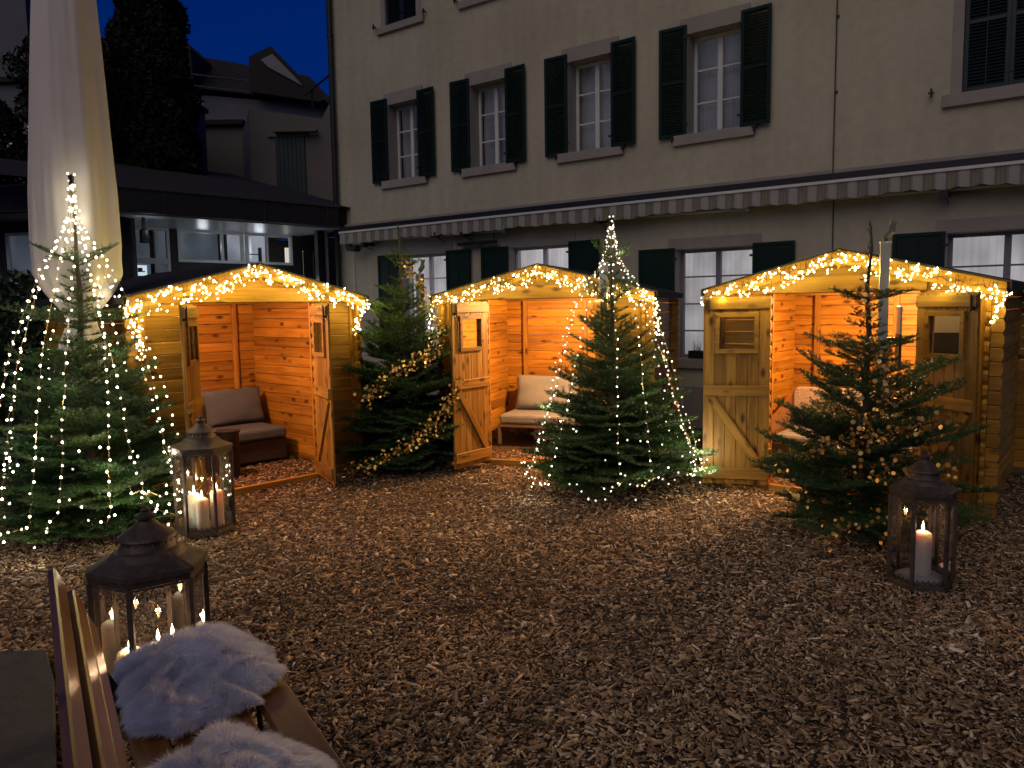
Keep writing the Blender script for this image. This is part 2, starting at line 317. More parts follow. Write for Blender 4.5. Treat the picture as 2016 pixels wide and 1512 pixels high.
# dark paving slab under the near left corner
BO = np.array([-1.58, 2.609]); BL = np.array([.525, -.851]); BW = np.array([.851, .525])     # bench frame: origin, along, across
pv = MB()
c = [(-3.9, 3.72), (-2.40, 3.84), (-2.16, 3.50), (-.2, .2), (-3.9, .2)]
pv.add([(x, y, -.05) for x, y in c] + [(x, y, .022) for x, y in c], [(4, 3, 2, 1, 0), (5, 6, 7, 8, 9)] + [(i, (i + 1) % 5, (i + 1) % 5 + 5, i + 5) for i in range(5)])
part('terrace_pavement', pv, M['slab'], kind='structure', bevel=.006)
def in_slab(x, y):
    # left of the line (-2.40,3.84)->(-2.16,3.50)->(-.2,.2), and below y line
    a = (x - -2.16) * (.2 - 3.5) - (y - 3.5) * (-.2 + 2.16)
    return (a > 0) & (y < 3.80)
def chips():
    n = 0; V = []; T = []
    bands = [(1.3, 2.6, 4200), (2.6, 4.2, 4300), (4.2, 6.4, 2900), (6.4, 9.4, 1500)]
    P = []
    for y0, y1, d in bands:
        w = .72 * y1 + .9; k = int((y1 - y0) * 2 * w * d); x = rng.uniform(-w, w, k); y = rng.uniform(y0, y1, k)
        m = (np.abs(x) < .70 * y + .75) & ~in_slab(x, y); P.append(np.stack([x[m], y[m]], 1))
    P = np.concatenate(P); n = len(P)
    ln = rng.gamma(2.9, .0075, n).clip(.007, .10) * (1 + .08 * (P[:, 1] > 5)); wd = (ln * rng.uniform(.12, .48, n)).clip(.0035, .018); th = rng.uniform(.0015, .006, n)
    yaw = rng.uniform(0, 2 * np.pi, n); pit = rng.normal(0, .27, n); rol = rng.normal(0, .45, n)
    up = rng.random(n) < .03; pit[up] = rng.uniform(.5, 1.0, up.sum())
    cx = np.array([-1, 1, 1, -1, -1, 1, 1, -1]) * .5; cyy = np.array([-1, -1, 1, 1, -1, -1, 1, 1]) * .5; cz = np.array([0, 0, 0, 0, 1, 1, 1, 1])
    lx = cx[None] * ln[:, None] * (1 + rng.normal(0, .12, (n, 8))); ly = cyy[None] * wd[:, None] * (1 + rng.normal(0, .28, (n, 8))); lz = cz[None] * th[:, None]
    lz = lz + (lx / ln[:, None]) ** 2 * rng.normal(0, .004, n)[:, None]
    c1, s1 = np.cos(rol)[:, None], np.sin(rol)[:, None]; ly, lz = ly * c1 - lz * s1, ly * s1 + lz * c1
    c2, s2 = np.cos(pit)[:, None], np.sin(pit)[:, None]; lx, lz = lx * c2 - lz * s2, lx * s2 + lz * c2
    c3, s3 = np.cos(yaw)[:, None], np.sin(yaw)[:, None]; wx = lx * c3 - ly * s3; wy = lx * s3 + ly * c3
    z0 = gh(P[:, 0], P[:, 1]) + rng.uniform(-.004, .014, n)
    z0[up] += .008
    V = np.stack([wx + P[:, :1], wy + P[:, 1:], lz + z0[:, None]], 2).reshape(-1, 3)
    q = np.array([[4, 5, 6, 7], [0, 1, 5, 4], [1, 2, 6, 5], [2, 3, 7, 6], [3, 0, 4, 7]]); Fc = (np.arange(n)[:, None, None] * 8 + q[None]).reshape(-1, 4)
    px_, py_ = P[:, 0], P[:, 1]
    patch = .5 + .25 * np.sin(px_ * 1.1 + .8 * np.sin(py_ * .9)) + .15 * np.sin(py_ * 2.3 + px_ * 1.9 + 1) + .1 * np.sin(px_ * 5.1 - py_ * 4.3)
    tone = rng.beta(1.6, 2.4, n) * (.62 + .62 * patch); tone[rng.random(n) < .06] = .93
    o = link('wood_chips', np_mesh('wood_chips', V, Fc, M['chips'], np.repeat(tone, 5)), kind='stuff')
    tag(o, 'brown wood chip mulch covering the courtyard ground', 'wood chips')
    return n
N_CHIPS = chips()

# ------------------------------------------------------------------ big hotel building with the plastered facade
# local frame: x along the facade to the right, y into the wall, z up
def hotel():
    root = thing('hotel_building', 'beige plastered building with dark green shutters and striped awning behind the huts', 'building', (-2.291, 14.806, 0), R(-37.065))
    holes = []                                                     # x0,x1,z0,z1
    up = [.13 + 1.958 * k for k in range(4)]
    for x in up: holes.append((x, x + .77, 4.07, 5.42))
    for x in up + [9.35, 11.3]: holes.append((x, x + .77, 6.80, 8.1))
    holes.append((9.35, 10.25, 4.06, 5.6))
    gw = [(.35, 1.50, .95, 2.70), (2.86, 4.05, .95, 2.70), (5.84, 6.97, .95, 2.50), (9.25, 10.45, .95, 2.50), (12.6, 13.8, .95, 2.5)]
    holes += gw
    xs = sorted({-1.35, 15.0, *[h[0] for h in holes], *[h[1] for h in holes]}); zs = sorted({-.1, 9.4, *[h[2] for h in holes], *[h[3] for h in holes]})
    w = MB()
    for a, b in zip(xs, xs[1:]):
        for c, d in zip(zs, zs[1:]):
            mx, mz = (a + b) / 2, (c + d) / 2
            if not any(h[0] < mx < h[1] and h[2] < mz < h[3] for h in holes):
                w.add([(a, 0, c), (b, 0, c), (b, 0, d), (a, 0, d)], [(0, 1, 2, 3)])
    w.add([(-1.35, 0, -.1), (-1.35, 9, -.1), (-1.35, 9, 9.4), (-1.35, 0, 9.4)], [(0, 3, 2, 1)])
    w.add([(15, 0, -.1), (15, 9, -.1), (15, 9, 9.4), (15, 0, 9.4)], [(0, 1, 2, 3)])
    w.add([(-1.35, 9, -.1), (15, 9, -.1), (15, 9, 9.4), (-1.35, 9, 9.4)], [(0, 3, 2, 1)])
    part('wall', w, M['plaster'], root)
    rf = MB(); rf.add([(-1.9, -.6, 9.35), (15.5, -.6, 9.35), (15.5, 4.5, 12.5), (-1.9, 4.5, 12.5), (15.5, 9.6, 9.35), (-1.9, 9.6, 9.35)], [(0, 1, 2, 3), (3, 2, 4, 5), (0, 5, 4, 1), (0, 3, 5), (1, 4, 2)])
    part('roof', rf, M['roofdark'], root)
    bc = MB(); bc.box(-1.34, 14.9, -.035, 0, -.06, .55); part('base_course', bc, M['stone'], root)
    cn = MB(); cn.box(-1.34, 14.9, -.07, -.001, 3.22, 3.36); part('string_course', cn, M['stone'], root, bevel=.008)

    def surround(x0, x1, z0, z1, j, sill=.14, lint=.21, depth=.30, arch=0):
        o = MB()
        o.box(x0 - .11, x1 + .11, -.016, .0 + depth, z1, z1 + lint)
        part('lintel', o, M['stone'], root)
        for a, b in ((x0 - .11, x0), (x1, x1 + .11)):
            q = MB(); q.box(a, b, -.012, depth, z0, z1 - .001); part('jamb', q, M['stone'], root)
        q = MB(); q.box(x0 - .19, x1 + .19, -.06, depth, z0 - sill, z0 - .001); part('sill', q, M['stone'], root, bevel=.006)
    def window(x0, x1, z0, z1, rows, y, frame, back, bars=None):
        f = MB(); fw = .045
        f.box(x0, x1, y, y + .05, z0, z0 + fw); f.box(x0, x1, y, y + .05, z1 - fw, z1)
        f.box(x0, x0 + fw, y, y + .05, z0 + fw, z1 - fw); f.box(x1 - fw, x1, y, y + .05, z0 + fw, z1 - fw)
        xm = (x0 + x1) / 2; f.box(xm - .035, xm + .035, y - .012, y + .045, z0 + fw, z1 - fw)
        for k in range(1, rows):
            z = z0 + (z1 - z0) * k / rows
            f.box(x0 + fw, xm - .035, y + .005, y + .035, z - .011, z + .011); f.box(xm + .035, x1 - fw, y + .005, y + .035, z - .011, z + .011)
        win = part('window', f, frame, root)
        for a, b in ((x0 + fw, xm - .035), (xm + .035, x1 - fw)):
            for k in range(rows):
                c, d = z0 + (z1 - z0) * k / rows, z0 + (z1 - z0) * (k + 1) / rows
                q = MB(); q.add([(a, 0, max(c, z0 + fw)), (b, 0, max(c, z0 + fw)), (b, 0, min(d, z1 - fw)), (a, 0, min(d, z1 - fw))], [(0, 1, 2, 3)])
                part('pane', q, M['winglass'], win, (0, y + .02 + random.uniform(-.002, .002), 0))
        # curtain: gently folded cloth behind the glass
        cu = MB(); n = 60; vs = []
        for i in range(n + 1):
            x = x0 + (x1 - x0) * i / n; yy = y + .13 + .014 * math.sin(i * 1.5) + .008 * math.sin(i * .43 + x0)
            vs += [(x, yy, z0 - .01), (x, yy, z1 + .01)]
        cu.add(vs, [(2 * i, 2 * i + 2, 2 * i + 3, 2 * i + 1) for i in range(n)])
        part('curtain', cu, back, win, smooth=True)
        bk = MB(); bk.box(x0 - .12, x1 + .12, y + .2, y + .24, z0 - .1, z1 + .1); part('room_back', bk, M['black'], win)
        return win
    def shutter(x0, x1, z0, z1, y, m, side, open_=True, solid=False, tilt=0):
        """louvred shutter leaf lying against the wall, its own slats"""
        w_ = x1 - x0; f = MB(); s = .045; t = .035
        f.box(0, s, -t, 0, 0, z1 - z0); f.box(w_ - s, w_, -t, 0, 0, z1 - z0)
        nmid = 2
        hs = [0, (z1 - z0) * .5 - s / 2, (z1 - z0) - s]
        for h in hs: f.box(s, w_ - s, -t + .001, -.001, h, h + s)
        if solid:
            f.box(s, w_ - s, -t + .012, -.006, s, z1 - z0 - s); f.box(w_ / 2 - .004, w_ / 2 + .004, -t + .006, -.008, s, z1 - z0 - s)
        sh = part('shutter', f, m, root, (x0, y, z0), (0, 0, tilt), bevel=.003)
        if not solid:
            sl_ = MB()
            for a, b in ((s, (z1 - z0) * .5 - s / 2), ((z1 - z0) * .5 + s / 2, z1 - z0 - s)):
                k = int((b - a) / .036)
                for i in range(k):
                    z = a + (b - a) * (i + .5) / k
                    sl_.add([(s, -t + .004, z - .016), (w_ - s, -t + .004, z - .016), (w_ - s, -.006, z + .014), (s, -.006, z + .014),
                             (s, -t + .001, z - .011), (w_ - s, -t + .001, z - .011), (w_ - s, -.009, z + .019), (s, -.009, z + .019)],
                            [(0, 1, 2, 3), (7, 6, 5, 4), (0, 4, 5, 1), (3, 2, 6, 7)])
            part('louvre_slats', sl_, m, sh, kind='stuff')
            r = MB(); r.tube([(w_ / 2, -t - .008, s), (w_ / 2, -t - .008, z1 - z0 - s)], .006, 4); part('control_rod', r, m, sh)
        hg = MB()
        hx = w_ if side < 0 else 0
        for h in (.16, z1 - z0 - .16): hg.box(hx - .035, hx + .035, -t - .008, -t + .001, h - .015, h + .015); 
        part('hinge', hg, M['black'], sh)
        return sh
    def catch(x, z):
        c_ = MB(); c_.box(-.008, .008, -.07, 0, -.01, .01); c_.box(-.03, .03, -.078, -.068, -.012, .014); c_.box(-.012, .012, -.08, -.066, -.05, .05)
        part('shutter_catch', c_, M['black'], root, (x, 0, z))
    for x in up:
        surround(x, x + .77, 4.07, 5.42, 0)
        window(x, x + .77, 4.075, 5.415, 3, .22, M['white'], M['room'])
        shutter(x - .41, x - .005, 4.05, 5.54, -.03, M['shutter'], -1, tilt=R(2.0))
        shutter(x + .775, x + 1.18, 4.05, 5.54, -.03, M['shutter'], 1, tilt=R(-3.0))
        catch(x - .20, 4.03); catch(x + .97, 4.03)
    for x in up + [9.35, 11.3]:
        surround(x, x + .77, 6.80, 8.1, 0, sill=.12)
        shutter(x + .003, x + .383, 6.81, 8.09, .06, M['closed'], -1); shutter(x + .387, x + .767, 6.81, 8.09, .06, M['closed'], 1)
        q = MB(); q.box(x, x + .77, .12, .14, 6.8, 8.1); part('blind', q, M['black'], root)
        catch(x - .24, 6.83); catch(x + 1.0, 6.83)
    surround(9.35, 10.25, 4.06, 5.6, 0, sill=.14)
    shutter(9.355, 9.80, 4.07, 5.59, .05, M['closed'], -1); shutter(9.80, 10.245, 4.07, 5.59, .05, M['closed'], 1)
    q = MB(); q.box(9.35, 10.25, .12, .14, 4.06, 5.6); part('blind', q, M['black'], root); catch(9.05, 4.10)
    for i, (a, b, z0, z1) in enumerate(gw):
        surround(a, b, z0, z1, 0, lint=.15)
        window(a, b, z0 + .002, z1 - .005, 4, .18, M['white'] if i < 2 else M['greyframe'], M['curtain'])
        wsh = .56
        shutter(a - .005 - wsh, a - .005, z0 - .03, z1 + .02, -.03, M['shutter'], -1, solid=True, tilt=R(2.5)); shutter(b + .005, b + .005 + wsh, z0 - .03, z1 + .02, -.03, M['shutter'], 1, solid=True, tilt=R(-2.5))
    # flower box with dry stalks on the sill of the third window
    fb = MB(); fb.box(6.05, 6.75, -.03, .12, .955, 1.06); fbo = part('planter_box', fb, M['black'], root)
    pl = MB()
    for i in range(26):
        x = random.uniform(6.1, 6.7); h = random.uniform(.05, .16); pl.tube([(x, .04, 1.05), (x + random.uniform(-.05, .05), .04 + random.uniform(-.03, .03), 1.05 + h)], [.006, .002], 3)
    part('dry_plant', pl, M['bark'], fbo)
    # drain pipe and lightning conductor
    dp = MB(); dp.tube([(-1.29, -.09, 0), (-1.29, -.09, 9.3)], .05, 10)
    for z in (.9, 2.8, 4.9, 6.9): dp.lathe([(.06, z), (.06, z + .04)], 10, (-1.29, -.09, 0))
    part('drain_pipe', dp, M['black'], root, smooth=False)
    lc = MB(); lc.tube([(7.99, -.02, 0), (7.985, -.02, 3.2), (7.985, -.085, 3.25), (7.985, -.085, 3.36), (7.97, -.02, 3.4), (7.98, -.02, 9.2)], .008, 5)
    for z in (.8, 2.2, 4.3, 5.2, 6.8): lc.box(7.965, 8.0, -.035, 0, z, z + .02)
    part('lightning_conductor', lc, M['bark'], root)
    cb = MB(); cb.tube([(-.92, -.02, .1), (-.92, -.02, 2.4), (-.90, -.03, 2.9)], .007, 4); part('cable', cb, M['white'], root)
    for x, z in ((-.35, 2.93), (1.45, 2.99), (2.1, 2.96), (4.72, 2.98), (9.25, 2.93)):
        b_ = MB(); b_.box(-.03, .03, -.20, 0, -.02, .02); b_.box(-.045, .045, -.29, -.18, -.055, .03); b_.tube([(.0, -.2, -.04), (.03, -.1, -.09), (.0, 0, -.1)], .007, 4)
        part('awning_bracket', b_, M['black'], root, (x, -.02, z))
    return root
HB = hotel()
FA = R(-37.065); FX = np.array([math.cos(FA), math.sin(FA)]); FY = np.array([-math.sin(FA), math.cos(FA)]); FP = np.array([-2.291, 14.806])
def fpt(t, out, z): p = FP + FX * t - FY * out; return (p[0], p[1], z)
# awning fixed under the string course
aw = thing('awning', 'rolled up awning with striped scalloped valance running along the beige facade', 'awning', fpt(0, 0, 0), FA)
a = MB(); a.box(-1.02, 13, -.27, -.072, 3.20, 3.285); part('cassette', a, M['black'], aw)
a = MB(); a.box(-1.0, 13, -.305, -.272, 3.165, 3.20); part('front_rail', a, M['white'], aw)
a = MB(); vs = []; n = 1500; x0, x1 = -1.0, 13.0
for i in range(n + 1):
    x = x0 + (x1 - x0) * i / n; ph = (x / .235) * 2 * math.pi; y = -.288 - .016 * math.sin(ph + .8)
    zb = 2.985 - .022 * abs(math.sin(ph / 2 + .3)) + .01 * math.sin(x * 2.3) + .009 * math.sin(x * 7.9 + 1.1)
    vs += [(x, -.288, 3.164), (x, y, 3.09), (x, y * 1.04, zb)]
a.add(vs, [(3 * i + j, 3 * i + 3 + j, 3 * i + 4 + j, 3 * i + 1 + j) for i in range(n) for j in (0, 1)])
vo = part('valance', a, M['valance'], aw, smooth=True)
for t0, t1 in ((-.6, 2.9), (3.9, 6.95), (7.35, 10.3)):
    a = MB(); a.tube([(t0, -.17, 3.0), (t1, -.20, 2.955)], .018, 8); a.lathe([(.026, -.03), (.026, .03)], 10, (t1, -.2, 2.955)); part('folding_arm', a, M['white'], aw)
hs = thing('heater', 'dark bar shaped infrared heater mounted on the facade under the awning', 'heater', fpt(2.28, .1, 2.80), FA)
a = MB(); a.box(-.42, .42, -.08, .0, -.03, .03); part('body', a, M['black'], hs, bevel=.02)
a = MB(); a.box(-.05, .05, 0, .1, -.01, .015); a.tube([(.3, .02, .03), (.3, .08, .18)], .008, 4); part('bracket', a, M['black'], hs)
fl = thing('floodlight', 'small dark floodlight on a curved arm at the left end of the awning', 'floodlight', fpt(-.62, .28, 2.90), FA)
a = MB(); a.prism([(-.17, .03), (-.12, -.08), (.10, -.10), (.15, .0), (.09, .03), (.0, -.01), (-.10, .06)], -.07, .07); part('housing', a, M['black'], fl, bevel=.01)
a = MB(); a.tube([(.12, 0, -.03), (.22, 0, -.06), (.27, .05, .03), (.30, .25, .06)], .010, 5); part('arm', a, M['black'], fl)

# ------------------------------------------------------------------ flat wing on the left, glazed under a canopy
def wing():
    root = thing('glazed_wing', 'low dark wing with glazed rooms under a canopy beside the drainpipe', 'building', (-3.27, 15.17, 0), R(46))
    f = MB(); f.box(-4.6, .0, -.02, .12, 3.29, 3.66); part('fascia', f, M['darkclad'], root, bevel=.005)
    for x in (-3.3, -1.55, -.25):
        q = MB(); q.box(x, x + .012, -.026, -.021, 3.29, 3.67); part('fascia_joint', q, M['gutter'], root)
    q = MB(); q.box(-4.6, 0, -.045, -.02, 3.655, 3.68); part('gutter', q, M['gutter'], root)
    q = MB(); q.box(-4.55, .3, .12, 1.9, 3.27, 3.31); part('soffit', q, M['soffit'], root)
    q = MB(); q.add([(-6.5, .0, 3.68), (.6, .0, 3.68), (.6, 5.5, 5.05), (-6.5, 5.5, 5.05)], [(0, 1, 2, 3)]); q.box(-4.6, .6, .13, 5.4, 3.32, 3.62); part('roof', q, M['roofdark'], root)
    q = MB(); q.box(-4.0, 1.3, 1.9, 2.0, -.1, 2.0); q.box(.10, .36, 1.9, 2.0, 2.0, 3.27); q.box(-2.45, -2.30, 1.86, 2.0, 2.0, 3.27); q.box(-2.30, .08, 1.905, 2.0, 2.0, 2.66); q.box(.36, .62, 1.9, 2.0, 2.98, 3.27); part('wall', q, M['darkclad'], root)
    # rooms behind the glass
    q = MB(); q.box(-4.2, 2.4, 3.3, 3.4, -.1, 3.3); q.box(.62, 2.4, 1.9, 2.0, -.1, 3.28); q.box(-4.2, -3.9, 1.9, 3.3, -.1, 3.28); q.box(-3.9, 2.4, 2.0, 3.3, 1.4, 1.5); part('back_wall', q, M['darkclad'], root)
    for a, b, z0, z1, m, d in ((-3.9, -2.45, 2.0, 3.27, 'roomdim', 2.8), (-2.3, -1.02, 2.66, 3.27, 'roomdim', 2.9), (-1.0, -.48, 2.66, 3.27, 'roommid', 2.5), (-.46, .08, 2.66, 3.27, 'roommid', 2.9), (.36, .80, 2.0, 2.98, 'roomlit', 2.6)):
        q = MB(); q.box(a, b, d, d + .03, z0 - .3, z1 + .1); part('room_wall', q, M[m], root)
    def fr(x0, x1, z0, z1, m='white', w_=.05, mull=()):
        f = MB(); f.box(x0, x1, 1.86, 1.93, z0, z0 + w_); f.box(x0, x1, 1.86, 1.93, z1 - w_, z1); f.box(x0, x0 + w_, 1.86, 1.93, z0 + w_, z1 - w_); f.box(x1 - w_, x1, 1.86, 1.93, z0 + w_, z1 - w_)
        for u in mull: f.box(u - .02, u + .02, 1.86, 1.93, z0 + w_, z1 - w_)
        w = part('window', f, M[m], root)
        ed = [x0 + w_] + list(mull) + [x1 - w_]
        for c_, d_ in zip(ed, ed[1:]):
            q = MB(); q.add([(c_, 1.895, z0 + w_), (d_, 1.895, z0 + w_), (d_, 1.895, z1 - w_), (c_, 1.895, z1 - w_)], [(0, 1, 2, 3)]); part('pane', q, M['winglass'], w)
    fr(-3.9, -3.22, 2.66, 3.27); fr(-3.22, -2.45, 2.66, 3.27, mull=(-2.7,)); fr(-3.9, -3.22, 1.9, 2.66); fr(-3.22, -2.45, 1.9, 2.66, mull=(-2.7,))
    fr(-2.30, -.98, 2.66, 3.27, mull=(-1.42,)); fr(-.93, .10, 2.66, 3.27, mull=(-.47,)); fr(.38, .78, 2.0, 2.96, 'greyframe', .035)
    kit = MB(); kit.box(-3.05, -2.6, 2.6, 2.62, 2.33, 2.62); part('lit_kitchen_hatch', kit, M['bright'], root)
    q = MB(); q.box(-3.0, -2.65, 2.57, 2.59, 2.40, 2.42); q.box(-3.0, -2.65, 2.57, 2.59, 2.49, 2.51); q.box(-2.95, -2.84, 2.56, 2.58, 2.42, 2.47); q.box(-2.78, -2.70, 2.56, 2.58, 2.51, 2.57); part('shelf', q, M['gutter'], root)
    q = MB(); q.box(-.62, -.55, 1.96, 1.98, 2.7, 3.0); q.box(-.95, -.62, 1.96, 1.98, 2.85, 2.87); part('furniture', q, M['gutter'], root)
    for x, y in ((-.12, .55), (.35, 1.75)):
        q = MB(); q.box(x, x + .16, y, y + .12, 0, 3.27); part('column', q, M['black'], root)
    q = MB(); q.box(.08, .14, .60, .66, 0, 3.27); part('white_pipe', q, M['white'], root)
    # bent left stretch of the same canopy (seen left of the parasol)
    lx = MB(); a_ = R(122); ca, sa = math.cos(a_), math.sin(a_)
    def T(u, v, z): return (-4.6 + u * ca - v * sa, .0 + u * sa + v * ca, z)
    def tbox(mb, u0, u1, v0, v1, z0, z1):
        mb.add([T(u0, v0, z0), T(u1, v0, z0), T(u1, v1, z0), T(u0, v1, z0), T(u0, v0, z1), T(u1, v0, z1), T(u1, v1, z1), T(u0, v1, z1)], [(0, 3, 2, 1), (4, 5, 6, 7), (0, 1, 5, 4), (1, 2, 6, 5), (2, 3, 7, 6), (3, 0, 4, 7)])
    tbox(lx, 0, 4, -.12, .02, 3.29, 3.66); part('fascia', lx, M['darkclad'], root)
    q = MB(); tbox(q, 0, 4, .02, .045, 3.655, 3.68); part('gutter', q, M['gutter'], root)
    q = MB(); tbox(q, 0, 4, -1.3, -1.2, -.1, 3.3); tbox(q, 0, 4, -1.3, -.12, 3.27, 3.29); part('wall', q, M['darkclad'], root)
    for u0, u1 in ((.25, .75), (1.05, 2.4), (2.6, 3.9)):
        q = MB(); w_ = .06
        tbox(q, u0, u1, -1.2, -1.14, 3.05, 3.1); tbox(q, u0, u1, -1.2, -1.14, 1.2, 1.26); tbox(q, u0, u1, -1.2, -1.14, 2.42, 2.48); tbox(q, u0, u0 + w_, -1.2, -1.14, 1.26, 3.05); tbox(q, u1 - w_, u1, -1.2, -1.14, 1.26, 3.05)
        wn = part('window', q, M['white'], root)
        for z0, z1 in ((1.26, 2.42), (2.48, 3.05)):
            q = MB(); tbox(q, u0 + w_, u1 - w_, -1.19, -1.18, z0, z1); part('pane', q, M['roomdim'], wn)
    # small lantern under the soffit
    ln = thing('ceiling_lantern', 'small black lantern hanging from the canopy soffit right of the parasol', 'lantern', tuple((Matrix.Rotation(R(46), 3, 'Z') @ Vector((-3.45, .45, 0)) + Vector((-3.27, 15.17, 3.0)))), R(46))
    q = MB(); q.lathe([(.07, -.14), (.085, -.13), (.075, -.10), (.075, .06), (.05, .08), (.03, .1)], 8); part('body', q, M['black'], ln)
    q = MB(); q.tube([(0, 0, .1), (0, 0, .27)], .03, 6); part('stem', q, M['black'], ln)
    point(root, (-5.4, -.6, 2.2), 4, (.9, .95, 1), .1, 'soffit_fill'); point(ln, (.05, -.14, .05), .8, (.86, .92, 1), .05, 'lantern_light')  # canopy point is an unseen fill, added to brighten the soffit
    for x_ in (-1.6, -.4): point(root, (x_, 2.3, 3.0), 2.5, (.9, .95, 1), .1, 'room_light'); point(root, (x_, .9, 2.2), 6, (.9, .95, 1), .1, 'soffit_fill')  # the canopy points are added fill for the soffit, no lamp hangs there
wing()

# ------------------------------------------------------------------ houses and trees behind
def far():
    r = thing('terrace_house', 'pale upper storey block with a teal shutter door above the wing roof', 'house', (0, 20, 0))
    q = MB(); q.prism([(-6.45, 4.2), (-4.3, 4.2), (-4.3, 7.05), (-4.62, 6.45), (-6.42, 6.72)], 0, 3); part('wall', q, M['farwall'], r)
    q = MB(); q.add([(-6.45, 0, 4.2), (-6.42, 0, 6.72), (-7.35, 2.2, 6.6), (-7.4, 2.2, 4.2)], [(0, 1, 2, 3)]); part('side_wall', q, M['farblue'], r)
    q = MB(); q.box(-5.98, -4.95, -.06, -.002, 6.02, 6.12); part('lintel', q, M['farwall'], r)
    q = MB(); q.box(-5.8, -5.07, -.04, -.003, 4.5, 6.02)
    dr = part('door', q, M['fardoor'], r)
    for i in range(7):
        s_ = MB(); s_.box(-5.79 + i * .104, -5.70 + i * .104, -.055, -.041, 4.55, 6.0); part('slat', s_, M['fardoor'], dr)
    q = MB(); q.box(-5.78, -4.72, -.25, -.06, 6.10, 6.16); part('awning_box', q, M['farwall'], r)
    q = MB(); q.tube([(-5.02, -.05, 7.0), (-4.2, -.05, 7.62)], .03, 5); q.tube([(-4.83, -.05, 6.6), (-4.83, -.05, 7.2)], .025, 5); q.tube([(-4.3, -.05, 6.9), (-4.3, -.05, 7.5)], .025, 5); part('railing', q, M['black'], r)
    r = thing('garage_house', 'low beige house block with flat roof edge right of the dark conifer', 'house', (0, 22.3, 0))
    q = MB(); q.box(-9.2, -7.35, 0, 3, 4.4, 6.85); part('wall', q, M['farwall'], r)
    q = MB(); q.box(-9.3, -7.3, -.15, 3, 6.851, 6.98); part('roof', q, M['roofdark'], r)
    q = MB(); q.box(-9.55, -9.22, .4, .5, 4.9, 6.1); part('lit_window', q, M['roommid'], r)
    q = MB(); q.box(-9.75, -9.45, .1, .2, 4.7, 5.5); part('lit_window', q, M['bright'], r)
    r = thing('gabled_house', 'tall dark tiled house with gable peaks against the blue dusk sky', 'house', (0, 30, 0))
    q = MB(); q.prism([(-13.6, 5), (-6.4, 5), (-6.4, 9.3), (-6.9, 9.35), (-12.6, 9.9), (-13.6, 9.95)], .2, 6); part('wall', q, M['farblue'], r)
    q = MB(); q.add([(-13.6, 0, 10.25), (-6.4, 0, 9.35), (-7.9, 2.2, 11.0), (-13.2, 2.2, 12.0), (-13.6, 6, 9.9), (-6.4, 6, 9.3)], [(0, 1, 2, 3), (3, 2, 5, 4), (1, 5, 2), (0, 3, 4), (0, 4, 5, 1)]); part('roof', q, M['roofdark'], r)
    q = MB(); q.prism([(-9.4, 9.7), (-9.4, 10.92), (-8.58, 11.30), (-7.7, 10.36), (-6.7, 9.38), (-6.9, 9.3)], -.5, 2.4); part('gable', q, M['roofdark'], r)
    q = MB(); q.prism([(-8.52, 11.0), (-7.75, 10.2), (-7.45, 9.85), (-8.7, 10.55), (-8.95, 10.8)], -.56, -.52); part('gable_front', q, M['gutter'], r)
    q = MB(); q.prism([(-13.4, 10.4), (-13.4, 11.55), (-12.26, 12.0), (-11.55, 11.3), (-11.5, 10.2)], -.4, 2.2); part('gable', q, M['roofdark'], r)
    for (x0, z0), (x1, z1) in (((-12.25, 10.45), (-7.2, 9.82)), ((-12.3, 10.06), (-7.8, 9.50))):
        q = MB(); q.tube([(x0, -.45, z0), (x1, -.3, z1)], .03, 5); part('gutter', q, M['gutter'], r)
    q = MB(); q.tube([(-12.75, -.45, 10.15), (-12.25, -.45, 10.45)], .03, 5); part('gutter', q, M['gutter'], r)
    r = thing('left_house', 'shaded grey house with chimney and lit window behind the white parasol', 'house', (0, 18, 0))
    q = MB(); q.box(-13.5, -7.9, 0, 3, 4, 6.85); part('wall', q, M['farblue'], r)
    q = MB(); q.box(-13.5, -7.8, -.12, 3, 6.851, 6.96); part('roof_edge', q, M['roofdark'], r)
    q = MB(); q.box(-12.8, -10.95, .6, 1.6, 6.96, 9.9); part('chimney', q, M['farblue'], r)
    q = MB(); q.prism([(-10.95, 6.97), (-10.95, 8.35), (-10.2, 8.3), (-9.2, 8.05), (-8.4, 6.97)], .8, 2.6); part('roof', q, M['roofdark'], r)
    q = MB(); q.tube([(-10.9, .7, 7.7), (-9.9, .7, 8.35)], .035, 5); part('verge', q, M['gutter'], r)
    q = MB(); q.box(-10.72, -9.9, -.05, -.01, 5.34, 6.02)
    wn = part('window', q, M['curtain'], r)
    br = MB()
    for i in range(16):
        x = random.uniform(-10.7, -10.2); z = random.uniform(5.34, 5.7); x2 = x + random.uniform(-.35, .35); br.tube([(x, -.09, z), ((x + x2) / 2 + .05, -.10, z + .15), (min(x2, -10), -.09, z + .3)], .008, 3)
    part('bare_twigs', br, M['black'], wn)
    q = MB(); q.box(-11.35, -11.1, -.04, 0, 5.45, 5.75); part('window', q, M['roommid'], r)
    q = MB(); q.box(-11.45, -11.05, -.06, 0, 5.95, 6.0); part('wall_lamp', q, M['roommid'], r)
far()
def leafcloud(n, fn, size, mname, seed=1):
    """many small leaf faces; fn gives centre points"""
    r_ = np.random.default_rng(seed); P = fn(n, r_); a = r_.normal(size=(n, 3)); a /= np.linalg.norm(a, axis=1)[:, None]
    b = np.cross(a, r_.normal(size=(n, 3))); b /= np.linalg.norm(b, axis=1)[:, None]; s = (size * r_.uniform(.6, 1.4, n))[:, None]
    V = np.stack([P - a * s, P + b * s * .45, P + a * s, P - b * s * .45], 1).reshape(-1, 3); F_ = np.arange(4 * n).reshape(n, 4)
    return np_mesh('foliage', V, F_, M[mname])
M['darkleaf'] = noisy('dark_conifer_foliage', (.006, .012, .006), (.014, .024, .010), 2, .9, 0)
